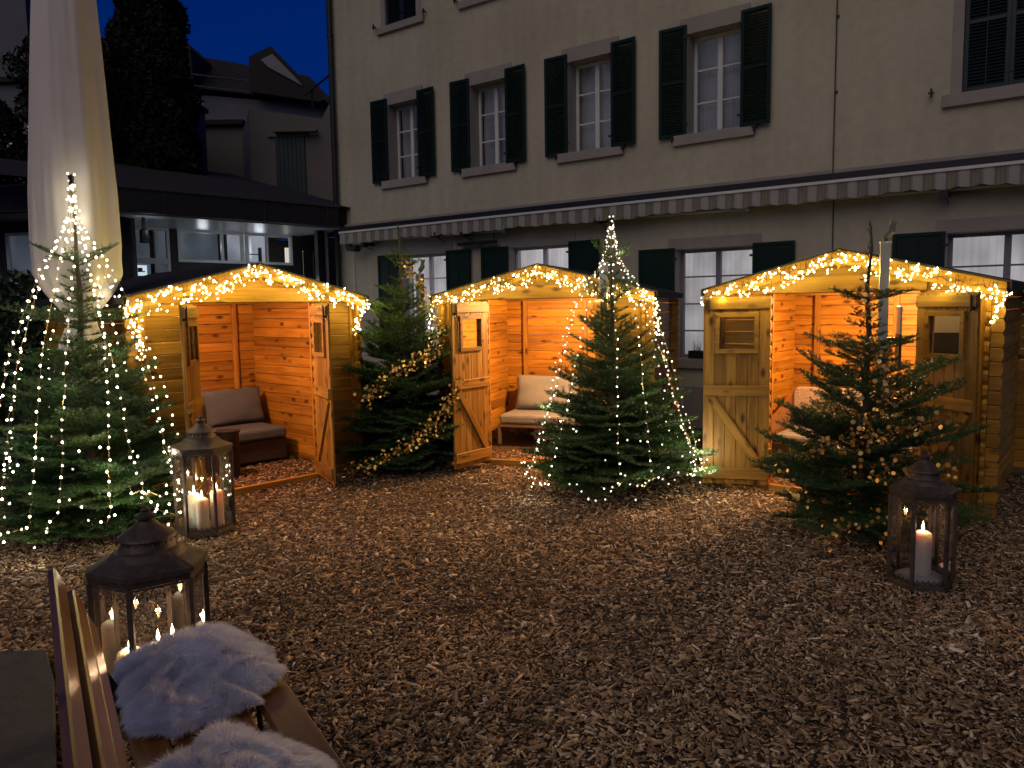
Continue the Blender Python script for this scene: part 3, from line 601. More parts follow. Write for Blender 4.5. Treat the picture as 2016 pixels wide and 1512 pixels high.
M['laurel'] = noisy('laurel_leaves', (.02, .04, .02), (.045, .075, .035), 9, .5, 0)
def column(x0, y0, z0, z1, rfun):
    def fn(n, r_):
        t = r_.random(n) ** .8; z = z0 + (z1 - z0) * t; a = r_.uniform(0, 2 * np.pi, n); lump = 1 + .16 * np.sin(a * 5 + z * 3) + .12 * np.sin(z * 7 + a * 3)
        r = rfun(t) * lump * r_.uniform(.55, 1.05, n) ** .5; return np.stack([x0 + r * np.cos(a), y0 + r * np.sin(a), z], 1)
    return fn
ct = thing('conifer_tree', 'tall black silhouetted conifer rising above the wing roof right of the parasol', 'tree', (-7.75, 17.6, 0))
part('crown', leafcloud(26000, column(0, 0, 3.2, 9.4, lambda t: .92 * np.sqrt(np.clip(1 - (t - .45) ** 2 * 2.2, .02, 1)) * (1.0 - .25 * t)), .075, 'darkleaf', 3), None, ct)
q = MB(); q.tube([(0, 0, 0), (0, 0, 8.6)], [.16, .03], 8); part('trunk', q, M['bark'], ct)
c2 = thing('background_tree', 'dark bare topped tree partly hidden behind the white parasol', 'tree', (-9.7, 19.5, 0))
c2.location = (-9.0, 16.6, 0)
part('crown', leafcloud(7000, column(0, 0, 4.6, 7.9, lambda t: .95 * np.sin(np.clip(t, .03, .97) * np.pi) ** .6), .07, 'darkleaf', 4), None, c2)
q = MB(); q.tube([(0, 0, 0), (.05, 0, 7.0)], [.12, .03], 7); part('trunk', q, M['bark'], c2)
c3 = thing('shrub', 'dark rounded shrub above the canopy roof at the left edge', 'shrub', (-8.9, 14.0, 3.4))
part('foliage', leafcloud(5000, column(0, 0, 0, 2.0, lambda t: .75 * np.sqrt(np.clip(1 - t, .02, 1))), .06, 'darkleaf', 5), None, c3)
q = MB(); q.tube([(0, 0, -.1), (0, 0, 1.2)], [.06, .02], 6); part('stem', q, M['bark'], c3)
hd = thing('hedge', 'dense laurel hedge standing left of the first light draped fir', 'hedge', (-5.35, 8.7, 0))
def hedge_fn(n, r_):
    x = r_.uniform(-1.5, .95, n); y = r_.uniform(-.55, .5, n); top = 2.02 + .16 * np.sin(x * 4) + .1 * np.sin(x * 9 + 1); z = r_.random(n) ** .7 * top
    y = np.where(r_.random(n) < .5, -.5 + r_.exponential(.07, n), y) + .06 * np.sin(z * 7 + x * 5); return np.stack([x, y, z], 1)
part('foliage', leafcloud(15000, hedge_fn, .048, 'laurel', 6), None, hd)
q = MB()
for x in (-1.2, -.6, 0, .6): q.tube([(x, 0, 0), (x + .1, 0, 1.7)], [.03, .012], 5)
part('stems', q, M['bark'], hd, kind='stuff')

# ------------------------------------------------------------------ garden huts
ROWS, RH = 16, .1125
def board_at(parent, name, x0, x1, z0, z1, y, t, m='board', b=.003, loc_off=(0, 0, 0)):
    """vertical or horizontal board filling a rectangle; grain along the longer side"""
    w_, h_ = x1 - x0, z1 - z0
    if w_ >= h_:
        me = plank_mesh(w_, h_, t, b, m); return part(name, me, None, parent, ((x0 + x1) / 2, y, z0))
    me = plank_mesh(h_, w_, t, b, m)              # local x -> world z, local z -> world -x
    return part(name, me, None, parent, (x1, y, (z0 + z1) / 2), (0, R(-90), 0))
def build_door(parent, side, theta):
    d = link('door', None, parent, (side * .60, -.035, .045)); d.empty_display_size = .1
    d.rotation_euler = (0, 0, -theta if side < 0 else theta)
    s = -side; H_ = 1.735; W_ = .594; nb = 6; bw = W_ / nb; t = .02
    def X(a, b): return (a, b) if s > 0 else (-b, -a)
    wx0, wx1, wz0, wz1 = 1 * bw + .045, 5 * bw - .045, 1.26, 1.555
    for i in range(nb):
        a, b = i * bw, (i + 1) * bw
        segs = [(0, H_)] if i in (0, nb - 1) else [(0, wz0), (wz1, H_)]
        for z0, z1 in segs: x0, x1 = X(a + .0015, b - .0015); board_at(d, 'board', x0, x1, z0, z1, 0, t)
    yi = .5 * t + .011
    for z0, z1 in ((.05, .155), (.83, .925), (1.625, 1.715)):
        x0, x1 = X(.012, W_ - .006); board_at(d, 'rail', x0, x1, z0, z1, yi, .022)
    # diagonal brace from the free edge (top) down to the hinge side
    L_ = math.hypot(W_ - .13, .64); an = math.atan2(.66, W_ - .13)
    me = plank_mesh(L_, .075, .021, .003, 'board')
    # centred in the panel
    cx, cz = W_ / 2, .155 + .335
    o = part('brace', me, None, d, (s * cx, yi, cz), (0, (-an if s > 0 else an), 0))
    off = Vector((0, 0, -.0375)); off.rotate(o.rotation_euler); o.location = Vector(o.location) + off
    fw = .038
    fr_ = MB()
    for (a, b, z0, z1) in ((wx0 - fw, wx0, wz0 - fw, wz1 + fw), (wx1, wx1 + fw, wz0 - fw, wz1 + fw), (wx0, wx1, wz0 - fw, wz0), (wx0, wx1, wz1, wz1 + fw)):
        x0, x1 = X(a, b)
        for y0, y1 in ((.011, .034), (-.030, -.011)): fr_.box(x0, x1, y0, y1, z0, z1)
    wf_ = part('window_frame', fr_, M['board'], d, bevel=.002)
    x0, x1 = X(wx0, wx1); q = MB(); q.add([(x0, 0, wz0), (x1, 0, wz0), (x1, 0, wz1), (x0, 0, wz1)], [(0, 1, 2, 3)]); part('pane', q, M['doorglass'], wf_)
    q = MB(); x0, x1 = X(W_ - .06, W_ - .035); q.box(x0, x1, .012, .035, 1.60, 1.70); x0, x1 = X(W_ - .052, W_ - .043); q.box(x0, x1, .035, .045, 1.58, 1.72); part('bolt', q, M['iron'], d)
    q = MB()
    for z in (.10, 1.62): x0, x1 = X(.0, .05); q.box(x0, x1, -.018, -.0105, z, z + .03)
    part('hinge', q, M['iron'], d)
    return d
def hut(label, x, y, a, thl, thr):
    root = thing('garden_hut', label, 'hut', (x, y, 0), R(a), 'wooden garden huts')
    T_ = .032
    # front stubs left and right of the opening, with log ends past the corner
    for i in range(ROWS):
        z = .0 + i * RH
        for s in (-1, 1):
            l = .60; me = plank_mesh(l, RH - .003, T_, .006, 'plank', .012)
            part('plank', me, None, root, (s * (.605 + l / 2), 0, z))
        l = 2.1 + .20
        for s in (-1, 1):                                   # side walls, offset half a board
            zz = z + RH / 2 if i < ROWS - 1 else z + RH / 2
            if zz + RH > 1.885: continue
            part('plank', plank_mesh(l, RH - .003, T_, .006, 'plank', .012), None, root, (s * 1.1, 1.05, zz), (0, 0, R(90)))
        part('plank', plank_mesh(2.42, RH - .003, T_, .006, 'plank', .012), None, root, (0, 2.1, z))
    for s in (-1, 1): part('plank', plank_mesh(2.3, RH / 2 - .002, T_, .006, 'plank', .012), None, root, (s * 1.1, 1.05, 0), (0, 0, R(90)))
    # gable boards, front and back
    zr = lambda x_: 2.135 - .254 * abs(x_)
    z = ROWS * RH
    while z < 2.11:
        z1 = min(z + RH - .002, 2.134); wx0 = min(1.2, (2.135 - z) / .254); wx1 = max(.02, (2.135 - z1) / .254); wx1 = min(1.2, wx1)
        for yy in (0, 2.1):
            q = MB(); q.prism([(-wx0, z), (wx0, z), (wx1, z1), (-wx1, z1)], yy - T_ / 2, yy + T_ / 2); part('gable_plank', q, M['plank'], root, bevel=.009)
        z += RH
    board_at(root, 'door_header', -.665, .665, 1.805, 1.945, -.040, .046, 'plank', .004)
    for s in (-1, 1): board_at(root, 'door_jamb', *sorted((s * .60, s * .655)), .0, 1.803, .03, .026, 'plank'); board_at(root, 'corner_post', *sorted((s * 1.045, s * 1.083)), .0, 1.80, -.028, .02, 'plank')
    board_at(root, 'threshold', -.6, .6, -.01, .05, 0, .045, 'plank')
    for px in (-.82, 0.0, .82): board_at(root, 'wall_post', px - .028, px + .028, 0, 1.95, 2.055, .045, 'board')
    board_at(root, 'back_batten', -1.08, 1.08, 1.80, 1.86, 2.04, .03, 'board')
    for yy in (.35, 1.05, 1.75):
        q = MB(); q.prism([(-1.08, 1.845), (0, 2.118), (1.08, 1.845), (1.08, 1.80), (0, 2.07), (-1.08, 1.80)], yy - .02, yy + .02); part('rafter', q, M['board'], root)
    for s in (-1, 1):                                       # roof boarding seen from below
        for k in range(10):
            u0, u1 = k * .12, k * .12 + .118
            q = MB(); f_ = lambda u: 2.142 - .254 * u
            q.prism([(s * u0, f_(u0)), (s * u1, f_(u1)), (s * u1, f_(u1) + .016), (s * u0, f_(u0) + .016)] if s > 0 else [(s * u1, f_(u1)), (s * u0, f_(u0)), (s * u0, f_(u0) + .016), (s * u1, f_(u1) + .016)], -.085, 2.24)
            part('roof_board', q, M['board'], root)
        q = MB(); f2 = lambda u: 2.161 - .254 * u
        e = 1.235; pts = [(0, f2(0)), (e, f2(e)), (e + .004, f2(e) - .05), (e + .012, f2(e) - .05), (e + .012, f2(e) + .012), (0, f2(0) + .012)]
        pts = pts if s > 0 else [(-a_, b_) for a_, b_ in pts][::-1]
        q.prism(pts, -.115, 2.27); part('roof_felt', q, M['felt'], root)
        # barge board
        pts = [(0, 2.160), (1.215, 1.852), (1.215, 1.752), (1.16, 1.745), (0, 2.045)]; pts = pts if s > 0 else [(-a_, b_) for a_, b_ in pts][::-1]
        q = MB(); q.prism(pts, -.109, -.087); part('barge_board', q, M['plank'], root, bevel=.003)
    q = MB(); q.prism([(-.055, 2.12), (0, 1.99), (.055, 2.12), (0, 2.165)], -.125, -.110); part('ridge_ornament', q, M['plank'], root)
    build_door(root, -1, R(thl)); build_door(root, 1, R(thr))
    return root
HUTS = [(-2.437, 7.498, 46.4), (.32, 8.351, -18.46), (2.849, 6.759, -38.17)]
h1 = hut('leftmost garden hut with dark grey sofa inside and both doors swung out', *HUTS[0], 126, 72)
h2 = hut('middle garden hut with light cushioned bench inside, behind the light draped fir', *HUTS[1], 108, 112)
h3 = hut('rightmost garden hut with wicker sofa inside, doors folded back flat', *HUTS[2], 156, 144)
def hut_w(i, lx, ly, z):
    x, y, a = HUTS[i]; a = R(a); return (x + lx * math.cos(a) - ly * math.sin(a), y + lx * math.sin(a) + ly * math.cos(a), z)
# lamp under each ridge
for i, (pw, colr, lx, ly, lab) in enumerate(((135, (1, .47, .26), -.45, .75, 'dim red glowing ceiling lamp in the leftmost hut'), (270, (1, .50, .19), .25, .80, 'orange ceiling lamp in the middle hut'), (270, (1, .50, .19), .25, .80, 'orange ceiling lamp in the rightmost hut'))):
    lp = thing('ceiling_lamp', lab, 'lamp', hut_w(i, lx, ly, 1.90), R(HUTS[i][2]), 'ceiling lamps in the huts')
    q = MB(); q.lathe([(.015, .14), (.02, .06), (.075, .0), (.078, -.005)], 16, cap=False); part('shade', q, M['black'], lp, smooth=True)
    q = MB(); q.lathe([(.001, -.035), (.022, -.028), (.032, -.008), (.026, .015), (.012, .03)], 12); part('bulb', q, M['lampglow'], lp, smooth=True)
    point(lp, (0, 0, -.07), pw, colr, .05, 'hut_light')

# fairy lights along the eaves
def bulb_mesh(name, r, m):
    mb = MB(); prof = [(.05, -1), (.75, -.72), (1, -.1), (.8, .5), (.35, .95), (.2, 1.5)]
    mb.lathe([(r * a_, r * b_) for a_, b_ in prof], 7); return mb.mesh(name, m, True)
BW_ = bulb_mesh('bulb', .0082, M['bulbw']); BC_ = bulb_mesh('bulb', .0078, M['bulbc']); BS_ = bulb_mesh('bulb', .0062, M['bulbc'])
def string_light(i, label, left_hang, right_hang, seed, left_in=0):
    rd = random.Random(seed); root = thing('string_lights', label, 'string lights', hut_w(i, 0, 0, 0), R(HUTS[i][2]), 'string lights on the hut gables')
    eave = lambda x_: 2.145 - .254 * abs(x_)
    pts = []; wires = []; main = []
    n = 300; k = 0; x_ = -1.2
    while k < n:
        x_ = -1.2 + 2.4 * k / n
        cl = rd.randint(2, 6); cx_ = x_ + rd.uniform(-.02, .02); dz = rd.choice([rd.uniform(0, .05), rd.uniform(.03, .13), rd.uniform(.06, .16)])
        for j in range(cl):
            p = (max(-1.22, min(1.22, cx_ + rd.gauss(0, .024))), -.125 - rd.uniform(0, .03), eave(cx_) - dz - rd.gauss(0, .020) - .012); pts.append(p)
        wires.append([(cx_, -.125, eave(cx_)), (cx_ + rd.uniform(-.02, .02), -.14, eave(cx_) - dz * .6), (cx_, -.13, eave(cx_) - dz)])
        k += cl
    for s, (cnt, ln_, w_) in ((-1, left_hang), (1, right_hang)):
        ex = s * 1.22; ez = eave(1.2) - .06; last = None
        for j in range(cnt):
            t = j / max(cnt - 1, 1); ang = t * 1.0
            p = (ex - s * w_ * math.sin(t * 1.6) + rd.gauss(0, .02), -.10 + rd.uniform(-.03, .03), ez - ln_ * t + rd.gauss(0, .02)); pts.append(p)
        wires.append([(ex, -.1, ez), (ex - s * w_ * .6, -.1, ez - ln_ * .4), (ex - s * w_, -.1, ez - ln_)])
    q = MB()
    q.tube([(-1.22 + 2.44 * t / 60, -.128 - .008 * math.sin(t * 1.9), eave(-1.22 + 2.44 * t / 60) - .035 - .03 * abs(math.sin(t * .9))) for t in range(61)], .0022, 4)
    for w in wires: q.tube(w, .0018, 3)
    part('cable', q, M['darkwire'], root)
    rd.shuffle(pts)
    if len(pts) > 300:
        q = MB()
        for p in pts[300:]: q.lathe([(.001, -.009), (.0072, -.003), (.0072, .004), (.001, .010)], 6, p)
        part('more_bulbs', q, M['bulbw'], root, kind='stuff')
    for p in pts[:300]:
        link('bulb', BW_, root, p, (rd.uniform(-.8, .8), rd.uniform(-.8, .8), 0))
    for t in np.linspace(-1.14, 1.14, 14): point(root, (t, -.27, eave(t) - .13), 1.5, (1, .76, .16), .03, 'string_glow')
    point(root, (-1.18, -.13, 1.70), .35, (1, .80, .13), .03, 'string_glow'); point(root, (1.18, -.13, 1.70), .35, (1, .80, .13), .03, 'string_glow')
    return root
string_light(0, 'warm icicle string lights along the gable of the leftmost hut', (42, .42, .10), (38, .30, .14), 1)
string_light(1, 'warm icicle string lights along the gable of the middle hut', (26, .42, -.02), (34, .36, -.03), 2)
string_light(2, 'warm icicle string lights along the gable of the rightmost hut', (6, .05, 0), (30, .24, .08), 3)

# ------------------------------------------------------------------ hut furniture
def cushion(name, l, d, h, m, parent, loc, rot, seed=1, puff=.35):
    """puffed cushion, x length, y depth, z height"""
    rd = np.random.default_rng(seed); n = 18; vs = []; fs = []
    for sgn in (-1, 1):
        for i in range(n + 1):
            for j in range(n + 1):
                u, v = i / n * 2 - 1, j / n * 2 - 1
                e = ((1 - abs(u) ** 4) * (1 - abs(v) ** 4)) ** .5
                wv = .012 * math.sin(3.1 * u + 2 * v + seed) * e + .006 * math.sin(9 * u * v + seed) * e
                pin = 1 - .05 * (1 - abs(v)) * abs(u) ** 3
                vs.append((u * l / 2 * pin, sgn * (d / 2 * ((1 - puff) * (e > 0) * 1 + puff * e) * (e ** .35 if e > 0 else 0)) + wv, v * h / 2 * (1 - .04 * (1 - abs(u)) * abs(v) ** 3)))
    N1 = (n + 1) ** 2
    for b in (0, N1):
        for i in range(n):
            for j in range(n):
                f = (b + i * (n + 1) + j, b + (i + 1) * (n + 1) + j, b + (i + 1) * (n + 1) + j + 1, b + i * (n + 1) + j + 1); fs.append(f if b == 0 else f[::-1])
    mb = MB(); mb.add(vs, fs); o = part(name, mb, m, parent, loc, rot, smooth=True); return o
# sofa in hut 1 along the back wall
s1 = thing('outdoor_sofa', 'dark rattan sofa with two dark grey back cushions in the leftmost hut', 'sofa', hut_w(0, 0, 1.52, 0), R(46.4))
q = MB(); q.box(-.95, .93, -.38, .42, .03, .27); q.box(-.95, .93, .42, .50, .03, .62); part('base', q, M['rattan'], s1, bevel=.01)
for k, x_ in enumerate((-.49, .47)):
    q = MB(); q.box(x_ - .46, x_ + .45, -.42, .30, .275, .395); part('seat_cushion', q, M['cloth'], s1, bevel=.03)
    cushion('back_cushion', .72, .22, .44, M['cloth'], s1, (x_ + (.15 if k else -.06), .24, .60), (R(-14), 0, 0), 3 + k)
tb = thing('side_table', 'small black round side table beside the dark grey sofa', 'table', hut_w(0, .08, .86, 0), R(46.4))
q = MB(); q.lathe([(.125, .455), (.13, .465), (.13, .475)], 24); part('table_top', q, M['black'], tb)
q = MB(); q.lathe([(.11, .0), (.118, .25), (.115, .454)], 20); part('body', q, M['black'], tb)
# sofa in hut 2
s2 = thing('outdoor_sofa', 'light cushioned lounge bench on a thin metal frame in the middle hut', 'sofa', hut_w(1, 0, 1.55, 0), R(-18.46))
q = MB(); q.box(-.93, .9, -.36, .38, .215, .255)
part('frame', q, M['sofaframe'], s2, bevel=.004)
for x_ in (-.915, .885):
    for y_ in (-.345, .365):
        q = MB(); q.box(x_ - .018, x_ + .018, y_ - .018, y_ + .018, 0, .214); part('leg', q, M['sofaframe'], s2)
q = MB(); q.box(-.93, .9, .38, .42, .2, .62); part('back_frame', q, M['sofaframe'], s2)
for k, x_ in enumerate((-.465, .45)):
    q = MB(); q.box(x_ - .445, x_ + .44, -.37, .27, .257, .375); part('seat_cushion', q, M['cloth2'], s2, bevel=.03)
    cushion('back_cushion', .86, .20, .46, M['cloth2'], s2, (x_ + .02, .22, .60), (R(-15), 0, 0), 7 + k)
bx = thing('storage_box', 'small pale crate standing under the light cushioned bench', 'box', hut_w(1, -.45, 1.7, 0), R(-18.46))
q = MB(); q.box(-.13, .13, -.09, .09, 0, .012); q.box(-.13, .13, -.09, -.08, .012, .15); q.box(-.13, .13, .08, .09, .012, .15); q.box(-.13, -.12, -.08, .08, .012, .15); q.box(.12, .13, -.08, .08, .012, .15); part('body', q, M['white'], bx, bevel=.003)
q = MB(); q.box(-.12, .12, -.079, .079, .1, .13); part('content', q, M['cloth'], bx)
# wicker sofa in hut 3
M['wicker'] = None
def wicker_material():
    m = mat('pale_wicker', (.42, .37, .32), .6); N, L, p = nodes(m); tc = N.new('ShaderNodeTexCoord')
    b = N.new('ShaderNodeTexBrick'); b.inputs['Scale'].default_value = 28; b.inputs['Color1'].default_value = (.5, .45, .4, 1); b.inputs['Color2'].default_value = (.4, .35, .3, 1); b.inputs['Mortar'].default_value = (.07, .05, .04, 1); b.inputs['Mortar Size'].default_value = .035; b.inputs['Brick Width'].default_value = .9; b.inputs['Row Height'].default_value = .45
    mp = N.new('ShaderNodeMapping'); mp.inputs['Rotation'].default_value = (R(90), 0, 0); L.new(tc.outputs['Object'], mp.inputs[0]); L.new(mp.outputs[0], b.inputs['Vector']); L.new(b.outputs[0], p.inputs['Base Color']); return m
M['wicker'] = wicker_material()
s3 = thing('wicker_sofa', 'pale woven wicker sofa with high back in the rightmost hut', 'sofa', hut_w(2, -.1, 1.35, 0), R(-38.17))
q = MB(); q.prism([(-.82, .28), (.8, .28), (.8, .80), (-.78, .80), (-.82, .74)], .22, .32); part('backrest', q, M['wicker'], s3, bevel=.02)
q = MB(); q.box(-.82, .8, -.45, .215, .06, .28); part('base', q, M['rattan'], s3, bevel=.01)
for x0, x1 in ((-.86, -.825), (.805, .84)):
    q = MB(); q.add([(x0, -.5, .06), (x0, .32, .06), (x0, .32, .78), (x0, -.1, .6), (x0, -.5, .5), (x1, -.5, .06), (x1, .32, .06), (x1, .32, .78), (x1, -.1, .6), (x1, -.5, .5)], [(0, 1, 2, 3, 4), (9, 8, 7, 6, 5)] + [((i + 1) % 5, i, i + 5, (i + 1) % 5 + 5) for i in range(5)])
    part('armrest', q, M['bench'], s3, bevel=.008)
q = MB(); q.box(-.80, .78, -.44, .20, .285, .37); part('seat_cushion', q, M['cloth2'], s3, bevel=.03)

# ------------------------------------------------------------------ posts with bent heads in front of the huts
def mast(x, y, ztop, zlow, rz, label, panel=None, hs=1):
    root = thing('steel_post', label, 'post', (x, y, 0), rz, 'galvanised posts with bent dark heads')
    q = MB(); q.box(-.036, .036, -.036, .036, 0, ztop); part('pole', q, M['greypost'], root, bevel=.006)
    q = MB(); q.box(-.11, .11, -.11, .11, 0, .015); part('base_plate', q, M['greypost'], root)
    q = MB(); q.tube([(0, 0, ztop - .01), (.005 * hs, 0, ztop + .035), (.045 * hs, 0, ztop + .08), (.055 * hs, 0, ztop + .16)], .028, 6); part('bent_head', q, M['sofaframe'], root)
    q = MB(); q.tube([(0, 0, ztop - .012), (0, 0, ztop + .003)], .045, 8); part('cap', q, M['white'], root)
    q = MB(); q.box(-.10, -.037, -.02, .02, 1.28, 1.42) if not panel else q.box(.037, .11, -.012, .012, 1.38, 1.43); part('bracket', q, M['black'], root)
    if panel:
        q = MB(); q.box(.11, .125, -.13, .13, 1.46, 1.68); pn = part('panel', q, M['greypost'], root)
        q = MB(); q.box(.108, .127, -.13, .13, 1.20, 1.459); part('dark_panel', q, M['black'], root)
    return root
mast(2.99, 6.30, 2.19, 1.3, R(-20), 'grey post with two tone panel standing before the rightmost hut', True)
mast(.93, 7.85, 2.15, 1.3, R(-18), 'grey post standing before the middle hut behind the fir', False)
mast(-1.05, 9.15, 2.12, 1.3, R(-37), 'pale post behind the gold garlanded fir between the huts', False)

# ------------------------------------------------------------------ fir trees
def branch_mesh(L_, seed):
    r_ = np.random.default_rng(seed); rd = random.Random(seed); tw = MB(); shoots = []
    def curve(p, d, l, lift, n=6):
        pts = [Vector(p)]; d = Vector(d).normalized()
        for i in range(n): d = (d + Vector((0, 0, lift / n)) + Vector((rd.gauss(0, .02), rd.gauss(0, .02), rd.gauss(0, .015)))).normalized(); pts.append(pts[-1] + d * l / n)
        return pts
    main = curve((0, 0, 0), (1, 0, 0), L_, .22, 9); tw.tube(main, [.0075 * (L_ ** .6) * (1 - .75 * i / 9) + .0015 for i in range(10)], 5); shoots.append(main)
    k = max(3, int(L_ / .075))
    for i in range(1, k):
        t = .12 + .86 * i / k
        f = t * 9; a = main[int(f)]; b = main[min(int(f) + 1, 9)]; p = a.lerp(b, f - int(f)); dr = (b - a).normalized()
        for s in (-1, 1):
            if rd.random() < .1: continue
            ang = R(rd.uniform(42, 58)) * s; d = Matrix.Rotation(ang, 3, 'Z') @ dr; l = L_ * (.52 * (1 - t) ** .8 + .07) * rd.uniform(.75, 1.15) * (min(1, t * 4.5))
            l = max(l, .045); c = curve(p, d, l, .14, 5); tw.tube(c, [.003, .0028, .0024, .002, .0016, .0012], 3); shoots.append(c)
            if l > .13:
                m_ = int(l / .06)
                for j in range(1, m_):
                    tt = .2 + .75 * j / m_; ff = tt * 5; a2 = c[int(ff)]; b2 = c[min(int(ff) + 1, 5)]; p2 = a2.lerp(b2, ff - int(ff)); dd = (b2 - a2).normalized()
                    for s2 in (-1, 1):
                        if rd.random() < .25: continue
                        l2 = l * (.45 * (1 - tt) + .12) * rd.uniform(.8, 1.2)
                        if l2 < .03: continue
                        c2 = curve(p2, Matrix.Rotation(R(48) * s2, 3, 'Z') @ dd, l2, .08, 3); tw.tube(c2, .0012, 3); shoots.append(c2)
    # needles
    P = []; D = []
    for c in shoots:
        c = np.array([tuple(v) for v in c]); seg = np.diff(c, axis=0); ls = np.linalg.norm(seg, axis=1); tot = ls.sum(); n = int(tot * 420) + 5
        u = np.sort(r_.random(n)) * tot; cs = np.concatenate([[0], np.cumsum(ls)]); idx = np.clip(np.searchsorted(cs, u) - 1, 0, len(ls) - 1)
        f = ((u - cs[idx]) / ls[idx])[:, None]; P.append(c[idx] + seg[idx] * f); D.append(seg[idx] / ls[idx][:, None])
    P = np.concatenate(P); D = np.concatenate(D); n = len(P)
    side = np.cross(D, [0, 0, 1.]); side /= np.linalg.norm(side, axis=1)[:, None] + 1e-9; upv = np.cross(side, D)
    phi = r_.uniform(-.35 * np.pi, 1.35 * np.pi, n); rad = side * np.cos(phi)[:, None] + upv * np.sin(phi)[:, None] * np.where(np.sin(phi) > 0, .85, .5)[:, None]
    nd = rad + D * r_.uniform(.45, .9, n)[:, None]; nd /= np.linalg.norm(nd, axis=1)[:, None]
    l = r_.uniform(.018, .030, n)[:, None]; wv = np.cross(nd, r_.normal(size=(n, 3))); wv /= np.linalg.norm(wv, axis=1)[:, None]; w_ = .0021
    V = np.stack([P, P + nd * l * .5 + wv * w_, P + nd * l, P + nd * l * .5 - wv * w_], 1).reshape(-1, 3)
    o = len(tw.v); tv = np.array(tw.v); me = bpy.data.meshes.new('branch')
    faces = [f for f in tw.f] ; nf = np.arange(4 * n).reshape(n, 4) + o
    me.from_pydata(np.concatenate([tv, V]).tolist(), [], faces + nf.tolist()); me.materials.append(M['twig']); me.materials.append(M['fir'])
    mi = np.zeros(len(faces) + n, np.int32); mi[len(faces):] = 1; me.polygons.foreach_set('material_index', mi); me.update(); return me
LENS = [.22, .36, .52, .70, .88]
BR = {l: [branch_mesh(l, 100 + i * 7 + j) for j in range(3)] for i, l in enumerate(LENS)}
def fir(label, x, y, ztop, zbranch, prof, seed, whorl=.17, per=6, sparse_top=0, extra=1.0, zmin=.10, group=None, tops=()):
    """prof: list of (z, radius) ; branches start at zbranch and go down"""
    rd = random.Random(seed); root = thing('fir_tree', label, 'fir tree', (x, y, 0), rd.uniform(0, 6), group)
    zs_, rs_ = [p[0] for p in prof][::-1], [p[1] for p in prof][::-1]
    prof_r = lambda z: float(np.interp(z, zs_, rs_))
    tr = MB(); n = 14; tr.tube([(.012 * math.sin(i), .012 * math.cos(i * 1.7), -.03 + (ztop + .03) * i / n) for i in range(n + 1)], [.038 * (1 - i / n) ** .9 + .005 for i in range(n + 1)], 8)
    part('trunk', tr, M['bark'], root, smooth=True)
    nd = MB()     # leader needles as its own small branch
    for (zt, rt, ct, et) in tops:
        a0 = rd.uniform(0, 6)
        for k in range(ct):
            L_ = rt * rd.uniform(.75, 1.1); l = min(LENS, key=lambda q_: abs(q_ - L_)); sc = L_ / l
            link('branch', rd.choice(BR[l]), root, (0, 0, zt + rd.gauss(0, .015)), Euler((rd.gauss(0, .15), -R(et + rd.gauss(0, 4)), a0 + 2 * math.pi * k / ct + rd.gauss(0, .2)), 'XYZ'), scale=(sc, sc, sc))
    z = zbranch; az = rd.uniform(0, 6)
    while z > zmin:
        r = prof_r(z); t = (zbranch - z) / max(zbranch - zmin, .01); m_ = per if t > sparse_top else max(4, per - 2); m_ = int(m_ * (1 + .5 * t * extra))
        for k in range(m_):
            a = az + 2 * math.pi * k / m_ + rd.gauss(0, .16); L_ = r * rd.uniform(.80, 1.12); l = min(LENS, key=lambda q_: abs(q_ - L_)); sc = L_ / l
            elev = R(24 - 34 * t + rd.gauss(0, 5)); zz = max(z + rd.gauss(0, .025), .06)
            if zz + L_ * math.sin(elev) < .05: elev = math.asin(max(-.9, min(.9, (.05 - zz) / L_)))
            link('branch', rd.choice(BR[l]), root, (0, 0, zz), Euler((rd.gauss(0, .15), -elev, a), 'XYZ'), scale=(sc, sc, sc))
        # short inner shoots between whorls keep the middle dark and full
        for k in range(int((2 + 5 * t) * extra)):
            a = rd.uniform(0, 6.28); L_ = r * rd.uniform(.45, .85); l = min(LENS, key=lambda q_: abs(q_ - L_)); sc = L_ / l; zz = max(z - rd.uniform(.03, whorl), .07)
            elev = R(18 - 30 * t + rd.gauss(0, 8)); 
            if zz + L_ * math.sin(elev) < .05: elev = 0
            link('branch', rd.choice(BR[l]), root, (0, 0, zz), Euler((rd.gauss(0, .2), -elev, a), 'XYZ'), scale=(sc, sc, sc))
        az += rd.uniform(.4, .9); z -= whorl * rd.uniform(.8, 1.15) * (1 - .25 * t)
    # needles hugging the leader
    for zz in np.arange(zbranch + .02, ztop - .12, .16):
        link('leader_shoot', BR[.22][0], root, (0, 0, zz), Euler((0, R(-88), rd.uniform(0, 6)), 'XYZ'), scale=(.8, .45, .45))
    return root
PA = [(1.4, .46), (1.2, .54), (1.0, .62), (.8, .70), (.4, .80), (.1, .76)]
PB = [(2.25, .14), (2.05, .30), (1.8, .40), (1.5, .50), (1.2, .60), (.9, .70), (.5, .74), (.1, .70)]
PC = [(1.6, .34), (1.3, .44), (1.0, .55), (.6, .76), (.3, .90), (.1, .86)]
PD = [(1.82, .26), (1.6, .30), (1.45, .32), (1.3, .42), (1.1, .58), (.85, .70), (.6, .76), (.4, .80), (.1, .78)]
AX, AY = -3.37, 6.15; BX, BY = -1.18, 8.45; CX, CY = .93, 7.25; DX, DY = 2.62, 5.75
fir('leftmost fir draped with white starry lights, in front of the parasol', AX, AY, 2.72, 1.26, PA, 11, .13, 7, .1, 1.6, tops=((2.12, .34, 5, 18), (2.0, .15, 4, 12), (1.90, .19, 5, 10), (1.80, .22, 5, 8), (1.66, .52, 6, 4), (1.58, .2, 5, 6), (1.48, .32, 6, 3), (1.38, .38, 6, 2)))
